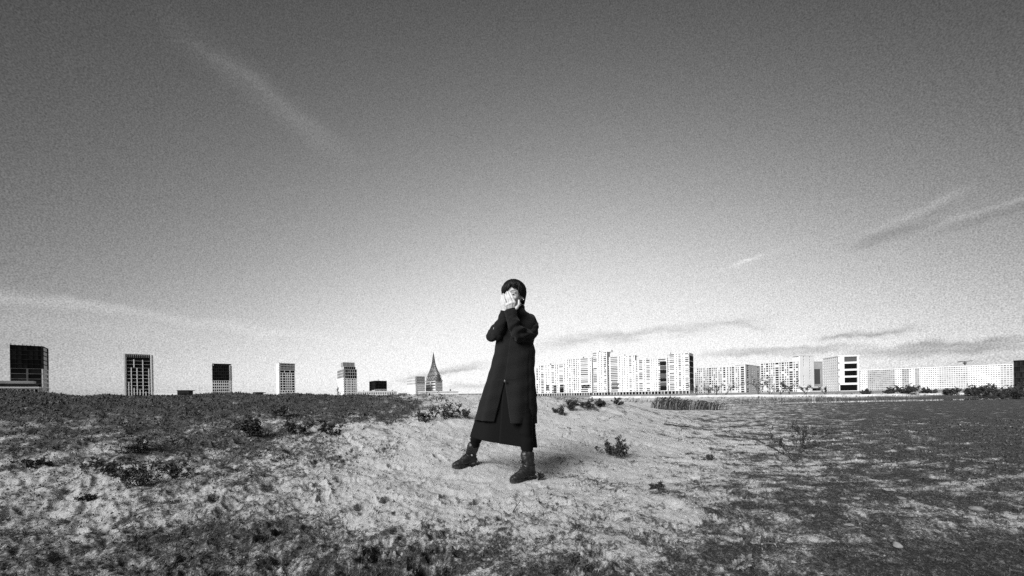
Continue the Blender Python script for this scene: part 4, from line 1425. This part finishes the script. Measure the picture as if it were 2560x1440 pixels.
for i, (px, py, h, n, lab) in enumerate([
        (1070, 1056, 0.30, 9, 'dry twiggy weed on the dune, nearest left of the coat'),
        (1115, 1048, 0.42, 9, 'tall bare twiggy weed on the dune left of the coat'),
        (1160, 1046, 0.26, 6, 'small bare weed touching the coat outline on the left'),
        (745, 1086, 0.24, 9, 'dark weed below the lattice crown tower on the dune slope'),
        (625, 1092, 0.26, 10, 'dark weed beside pale scraps in the middle of the dune slope'),
        (820, 1083, 0.22, 7, 'small weed on the dune slope below the stepped tower'),
        (345, 1212, 0.24, 16, 'large dark weed patch low on the dune at left'),
        (440, 1195, 0.18, 10, 'weed sprawling right of the large dark patch at left'),
        (350, 1128, 0.16, 12, 'dark weed clump above the large patch at left'),
        (90, 1165, 0.13, 8, 'weed clump near the left edge of the dune'),
        (215, 1252, 0.08, 6, 'flat weed below the large dark patch at left'),
        (690, 1040, 0.2, 6, 'thin weed high on the dune below the lattice crown tower'),
        (1645, 1222, 0.08, 7, 'low weed tuft on the sand ahead of the near boot, at right'),
        (1770, 1150, 0.10, 7, 'low weed tuft between the branching plant and the tall weed'),
        (1445, 1410, 0.05, 6, 'tiny dark sprout at the bottom edge right of centre')]):
    plant('dry_weed', lab, px, py, h * 0.7, 50 + i, n=n, spread=1.1, rad=0.0032 if py > 1100 else 0.005, leaf=0.016 if py > 1100 else 0.03, nleaf=0.4, category='weed', group=TW, up=0.35)
plant('crest_weed', 'spindly weed on the dune crest at the foot of the stepped tower', 846, 990, 0.16, 81, n=3, spread=0.5, rad=0.005, leaf=0.02, nleaf=0.2, category='weed', up=0.8)
plant('sprig', 'small dark sprig behind the heel of the near boot', 1348, 1200, 0.045, 82, n=3, spread=0.7, rad=0.003, leaf=0.02, nleaf=0.9, category='plant', up=0.7)
plant('sprout', 'pale curled sprout at the bottom right of the sand', 1850, 1420, 0.045, 83, n=4, spread=0.6, rad=0.003, leaf=0.022, nleaf=0.8, category='plant', stem=DRYST, leafm=STRAW, up=0.7)
plant('dry_seedling', 'pale dried seedling lying on the dark weeds at left', 285, 1190, 0.14, 84, n=4, spread=0.8, rad=0.004, leaf=0.03, nleaf=0.8, category='plant', stem=DRYST, leafm=STRAW, up=0.5)

# loose sticks and curled stems
def stick(name, label, pts, r, m, lift=0.012, category='stick'):
    a = Acc()
    q = [hit(*p) for p in pts]
    o0 = q[0]
    out = [p - o0 + Vector((0, 0, lift)) for p in q]
    a.tube(out, [r * (1 - 0.5 * i / len(out)) for i in range(len(out))], 6)
    return tag(a.build(name, m, loc=o0), label, category)
stick('fallen_stick', 'long dark stick lying on the far sand below the reeds', [(1660, 1062), (1680, 1064), (1700, 1067), (1722, 1068)], 0.018, TWIG)
stick('fallen_stick', 'dark forked stick lying in front of the tall weed', [(1885, 1098), (1905, 1108), (1925, 1117), (1945, 1128)], 0.010, TWIG)
stick('fallen_stick', 'thin curved twig on the sand below the near boot', [(1282, 1287), (1290, 1272), (1299, 1262), (1302, 1255)], 0.003, TWIG)
stick('curled_stem', 'pale curled dry stem on the dark sand at lower right', [(1905, 1369), (1922, 1367), (1938, 1371), (1942, 1378)], 0.004, STRAW, 0.015)
stick('curled_stem', 'pale arching dry stem above the other one at lower right', [(1922, 1347), (1934, 1352), (1940, 1362), (1941, 1370)], 0.003, STRAW, 0.02)
stick('dry_stalk', 'pale dry stalk leaning over the large weed patch at left', [(388, 1192), (410, 1180), (430, 1171), (447, 1161)], 0.005, STRAW, 0.05)

# stones, each its own shape
def stone(label, px, py, w, flat, seed, m=STONE, name='stone', asp=1.3, rot=0.0, sink=0.40):
    p = hit(px, py)
    r = w * p.y / F / 2 * 0.80
    bm = bmesh.new()
    bmesh.ops.create_icosphere(bm, subdivisions=3, radius=1.0)
    rnd = random.Random(seed)
    ax = [(Vector((rnd.gauss(0, 1), rnd.gauss(0, 1), rnd.gauss(0, 1))).normalized(), rnd.uniform(0.45, 0.85)) for _ in range(14)]
    for v in bm.verts:
        for d, lim in ax:                      # chip planes off the pebble
            e = v.co.dot(d) - lim
            if e > 0: v.co -= d * e * 0.85
        v.co = Vector((v.co.x * asp, v.co.y, v.co.z * flat)) * r
        v.co = Matrix.Rotation(rot, 3, 'Z') @ v.co
    me = bpy.data.meshes.new(name); bm.to_mesh(me); bm.free()
    me.polygons.foreach_set('use_smooth', np.ones(len(me.polygons), dtype=bool))
    o = link(name, me, m, loc=p + Vector((0, 0, r * flat * (1 - 2 * sink))))
    return tag(o, label, 'stone', 'pale stones scattered on the sand')
for i, s in enumerate([
        ('large pale rounded stone alone at lower right', 2243, 1368, 26, 0.85, 1.15),
        ('pale flat stone above the large rounded one at right', 2124, 1315, 26, 0.5, 1.3),
        ('long pale stone beside the dark hollow near the right edge', 2442, 1274, 36, 0.5, 1.5),
        ('pale stone left of a pair under the sand ridge at right', 2108, 1248, 20, 0.6, 1.2),
        ('pale stone right of a pair under the sand ridge at right', 2142, 1247, 20, 0.6, 1.2),
        ('flat white stone above the row of stones at right', 2252, 1246, 24, 0.45, 1.4),
        ('dull stone in the row right of the pair', 2180, 1262, 18, 0.5, 1.5),
        ('small dull stone at the end of the row at right', 2215, 1262, 18, 0.5, 1.3),
        ('flat pale pebble at bottom right beside the curled stems', 1981, 1405, 20, 0.4, 1.5),
        ('tiny white pebble right of the flat one at bottom right', 2008, 1410, 11, 0.5, 1.3),
        ('tiny pale pebble left of the flat one at bottom right', 1905, 1389, 10, 0.7, 1.1),
        ('white chip on the trodden sand left of the footprints', 886, 1349, 13, 0.35, 1.9),
        ('pale scrap among weeds in the middle of the dune slope', 628, 1102, 12, 0.6, 1.3),
        ('small pale scrap on the upper left dune slope', 292, 1091, 11, 0.4, 1.6),
        ('pale pebble in front of the far stones at right, near the bank', 2110, 1053, 9, 0.5, 1.4),
        ('pale clod lying behind the forked stick at right', 1918, 1113, 14, 0.5, 1.5),
        ('white scrap standing near the tall weed at right', 1935, 1073, 10, 0.9, 0.8),
        ('pale speck of stone on the dune crest below the white block', 1055, 993, 4, 0.8, 1.0)]):
    stone(s[0], s[1], s[2], s[3], s[4], 100 + i, asp=s[5], rot=0.4 * (i % 4) - 0.5)
# pale mushroom-like cap on the dune
a = Acc()
p = hit(238, 1172)
rr = 7 * p.y / F
a.tube([(0, 0, -0.01), (0.002, 0, rr * 1.5)], [rr * 0.28, rr * 0.22], 8)
for i in range(5):
    pass
prof_c = [(1.0, 1.45), (1.05, 1.6), (0.8, 1.85), (0.4, 2.0), (0.02, 2.05)]
for (r0, z0), (r1, z1) in zip(prof_c[:-1], prof_c[1:]):
    for j in range(14):
        t0, t1 = 2 * math.pi * j / 14, 2 * math.pi * (j + 1) / 14
        a.quad((r0 * rr * math.cos(t0), r0 * rr * math.sin(t0), z0 * rr), (r0 * rr * math.cos(t1), r0 * rr * math.sin(t1), z0 * rr),
               (r1 * rr * math.cos(t1), r1 * rr * math.sin(t1), z1 * rr), (r1 * rr * math.cos(t0), r1 * rr * math.sin(t0), z1 * rr))
tag(a.build('mushroom', mat('white_cap', 0.7, rough=0.7), loc=p, smooth=True), 'small white mushroom on the dune at far left', 'mushroom')

# --- reeds by the water
def reeds():
    rnd = random.Random(9)
    a, b2 = Acc(), Acc()
    c0, c1 = at(1650, 1018, 22), at(1792, 1016, 24)
    for i in range(620):
        t = rnd.random() ** 1.3
        p = c0.lerp(c1, t) + Vector((rnd.gauss(0, 0.15), rnd.uniform(-1.2, 1.6), 0))
        p.z = gz(p.x, p.y) - 0.02
        h = rnd.uniform(0.45, 0.85) * (1.0 - 0.45 * t)
        lean = Vector((rnd.uniform(0.05, 0.45), rnd.gauss(0, 0.1), 0)) * h
        pts = [p, p + lean * 0.2 + Vector((0, 0, h * 0.45)), p + lean * 0.6 + Vector((0, 0, h * 0.85)), p + lean * 1.2 + Vector((0, 0, h))]
        (a if rnd.random() < 0.86 else b2).tube(pts, [0.010, 0.009, 0.012, 0.003], 3)
        if rnd.random() < 0.4:
            q = pts[-1]
            (a).tube([pts[2], q, q + lean * 0.25 - Vector((0, 0, 0.03))], [0.008, 0.026, 0.006], 4)
    tag(a.build('reed_clump', mat('dark_reed', 0.018, rough=0.9, var=0.5, scale=8)), 'clump of dark leaning reeds at the far edge of the sand', 'reeds', kind='stuff')
    tag(b2.build('dry_reed_clump', STRAW), 'pale dead stalks standing among the dark reeds', 'reeds', kind='stuff')
reeds()

# --- bushes and small trees before the far buildings
BG = 'bare young trees before the slab blocks'
for i, (px, py, D, h, lab) in enumerate([
        (1742, 986, 95, 4.0, 'leftmost small tree beside the black glazed end wall'),
        (1768, 986, 95, 3.3, 'round small tree in front of the slab block'),
        (1790, 986, 92, 3.6, 'second round small tree in front of the slab block'),
        (1812, 986, 90, 4.2, 'leaning young tree in front of the slab block'),
        (1895, 984, 85, 5.0, 'tall leaning young tree in front of the receding slab block'),
        (1925, 984, 85, 4.4, 'bushy young tree in front of the dark balcony columns'),
        (1950, 984, 82, 3.4, 'low bushy tree at the foot of the dark balcony columns'),
        (1975, 984, 82, 3.0, 'small tree left of the blank white end wall'),
        (2015, 983, 80, 2.2, 'low tree in front of the blank white end wall'),
        (2062, 985, 78, 1.8, 'low bush in front of the white shed')]):
    c = at(px, py, D); c.z = gz(c.x, c.y) - 0.05
    st, lf = grow(200 + i, 3, h * 0.85, 0.30, 0.07, 2, 0.22, 0.55, 0.9, 5)
    o = empty('young_tree', c, lab, 'tree', BG)
    if 'leaning' in lab: o.rotation_euler = (0, math.radians(34), 0)
    st.build('trunk', TWIG, o); lf.build('crown', LEAF, o)
BB = 'dark bushes along the far bank'
for i, (px, D, h, w, lab) in enumerate([
        (2165, 62, 1.0, 1.0, 'low dark bush at the left end of the bank below the long pale block'),
        (2225, 60, 1.1, 1.2, 'dark bush on the bank, second from the left below the long pale block'),
        (2262, 56, 1.7, 1.2, 'taller dark bush in the middle of the bank at right'),
        (2320, 56, 1.1, 1.2, 'low bush right of the taller one on the bank'),
        (2375, 54, 1.3, 1.3, 'bush on the bank below the roof crane'),
        (2430, 52, 1.7, 1.5, 'broad dark bush on the bank near the right edge'),
        (2480, 48, 1.9, 1.5, 'large dark bush on the bank beside the black block'),
        (2530, 44, 2.1, 1.6, 'largest dark bush on the bank at the right edge'),
        (2590, 42, 2.1, 1.6, 'dark bush cut by the right edge of the view')]):
    c = at(px, 990, D); c.z = gz(c.x, c.y) - 0.05
    st, lf = grow(300 + i, 14, h * 0.85, w, 0.02, 2, 0.16, 0.95, 0.35, 5)
    o = empty('bank_bush', c, lab, 'bush', BB)
    st.build('stems', TWIG, o); lf.build('leaves', LEAF, o)

# --- grass stubble and crumbs of soil: far too many to count
def stubble(name, label, n, dark, m, h0, h1, seed):
    r = np.random.default_rng(seed)
    N = n * 5
    Y = np.exp(r.uniform(math.log(1.15), math.log(16), N))
    X = (r.uniform(-1.55, 1.55, N)) * Y
    c = cover(X, Y)
    pr = c if dark else np.clip(0.25 + 0.6 * c, 0, 1) * 0.6
    px = 1280 + F * X / Y
    pr = pr * np.where(px > 1500, 0.35 if dark else 0.05, 1.0)
    dist = np.minimum(np.hypot(X - FEET[0][0], Y - FEET[0][1]), np.hypot(X - FEET[1][0], Y - FEET[1][1]))
    k = np.nonzero((r.random(N) < pr) & (dist > 0.25))[0][:n]
    X, Y = X[k], Y[k]
    Z = ground_h(X, Y)
    N = len(k)
    a = r.uniform(0, 2 * math.pi, N); L = r.uniform(h0, h1, N) * np.clip(0.5 + Y * 0.16, 0.6, 1.5)
    w = np.clip(0.0011 * Y, 0.0012, 0.008)
    ln = r.uniform(0.3, 1.6, N)
    base_ = np.stack([X, Y, Z - 0.004], 1)
    side = np.stack([np.cos(a), np.sin(a), np.zeros(N)], 1) * w[:, None]
    lean = np.stack([-np.sin(a) * ln, np.cos(a) * ln, np.ones(N)], 1)
    lean = lean / np.linalg.norm(lean, axis=1)[:, None] * L[:, None]
    midp = base_ + lean * 0.55
    tip = base_ + lean + np.stack([-np.sin(a), np.cos(a), -0.6 * np.ones(N)], 1) * (L * 0.25)[:, None]
    V = np.stack([base_ - side, base_ + side, midp + side * 0.8, tip, midp - side * 0.8], 1).reshape(-1, 3)
    i = np.arange(N)[:, None] * 5
    T = np.concatenate([i + np.array([[0, 1, 2]]), i + np.array([[0, 2, 4]]), i + np.array([[4, 2, 3]])], 0)
    o = link(name, mesh_np(name, V, T), m)
    return tag(o, label, 'grass', kind='stuff')
stubble('weed_stubble', 'short dark weed stubble covering the dune slope', 60000, True, LEAF, 0.012, 0.040, 1)
stubble('dry_grass', 'short pale dry grass and straw bits over the sand', 6000, False, STRAW, 0.008, 0.028, 2)

def bank_scrub():
    r = random.Random(77)
    a = Acc()
    for i in range(5200):
        px = r.uniform(1560, 2640)
        D = r.choice((r.uniform(44, 50), r.uniform(50, 56), r.uniform(60, 75)))
        x = ray(px, 990).x * D
        if math.sin(x * 0.9) + math.sin(x * 0.37 + D) + r.gauss(0, 0.8) < 0.15: continue
        p = Vector((x, D, float(ground_base(np.array([x]), np.array([D]))[0]) - 0.05))
        h = r.uniform(0.10, 0.42)
        d = Vector((r.gauss(0.1, 0.25), r.gauss(0, 0.2), 1)) * h
        a.tube([p, p + d * 0.6, p + d + Vector((h * 0.2, 0, -0.03))], [0.02, 0.022, 0.004], 3)
    tag(a.build('bank_scrub', LEAF), 'dark scrub and dead grass along the far bank', 'scrub', kind='stuff')
bank_scrub()

def crumbs():
    r = np.random.default_rng(4)
    bm = bmesh.new(); bmesh.ops.create_icosphere(bm, subdivisions=1, radius=1.0)
    bv = np.array([v.co[:] for v in bm.verts]); bf = np.array([[v.index for v in f.verts] for f in bm.faces]); bm.free()
    N = 60000
    Y = np.exp(r.uniform(math.log(1.1), math.log(9), N)); X = r.uniform(-1.5, 1.5, N) * Y
    dens = 0.5 + 0.5 * gnoise(X * 2.1, Y * 2.1, 71)
    px = 1280 + F * X / Y
    keep = r.random(N) < np.clip(dens, 0.1, 1) * (0.4 + 0.6 * sstep(np.abs(px - 1350), 100, 500))
    X, Y = X[keep], Y[keep]; N = len(X)
    Z = ground_h(X, Y)
    s = (0.0022 + 0.004 * r.random(N) ** 3) * np.clip(Y * 0.55, 0.8, 3.0)
    sc = s[:, None, None] * r.uniform(0.6, 1.3, (N, 1, 3)) * r.uniform(0.75, 1.2, (N, len(bv), 1))
    V = bv[None] * sc + np.stack([X, Y, Z + s * 0.2], 1)[:, None, :]
    T = (bf[None] + (np.arange(N) * len(bv))[:, None, None]).reshape(-1, 3)
    me = mesh_np('soil_crumbs', V.reshape(-1, 3), T, True)
    c = np.repeat(cover(X, Y), len(bv)) * 0.85
    at_ = me.attributes.new('cover', 'FLOAT', 'POINT'); at_.data.foreach_set('value', c.astype(np.float32))
    o = link('soil_crumbs', me, MATS['ground'])
    return tag(o, 'crumbs of soil and sand lying loose on the ground', 'soil', kind='stuff')
crumbs()
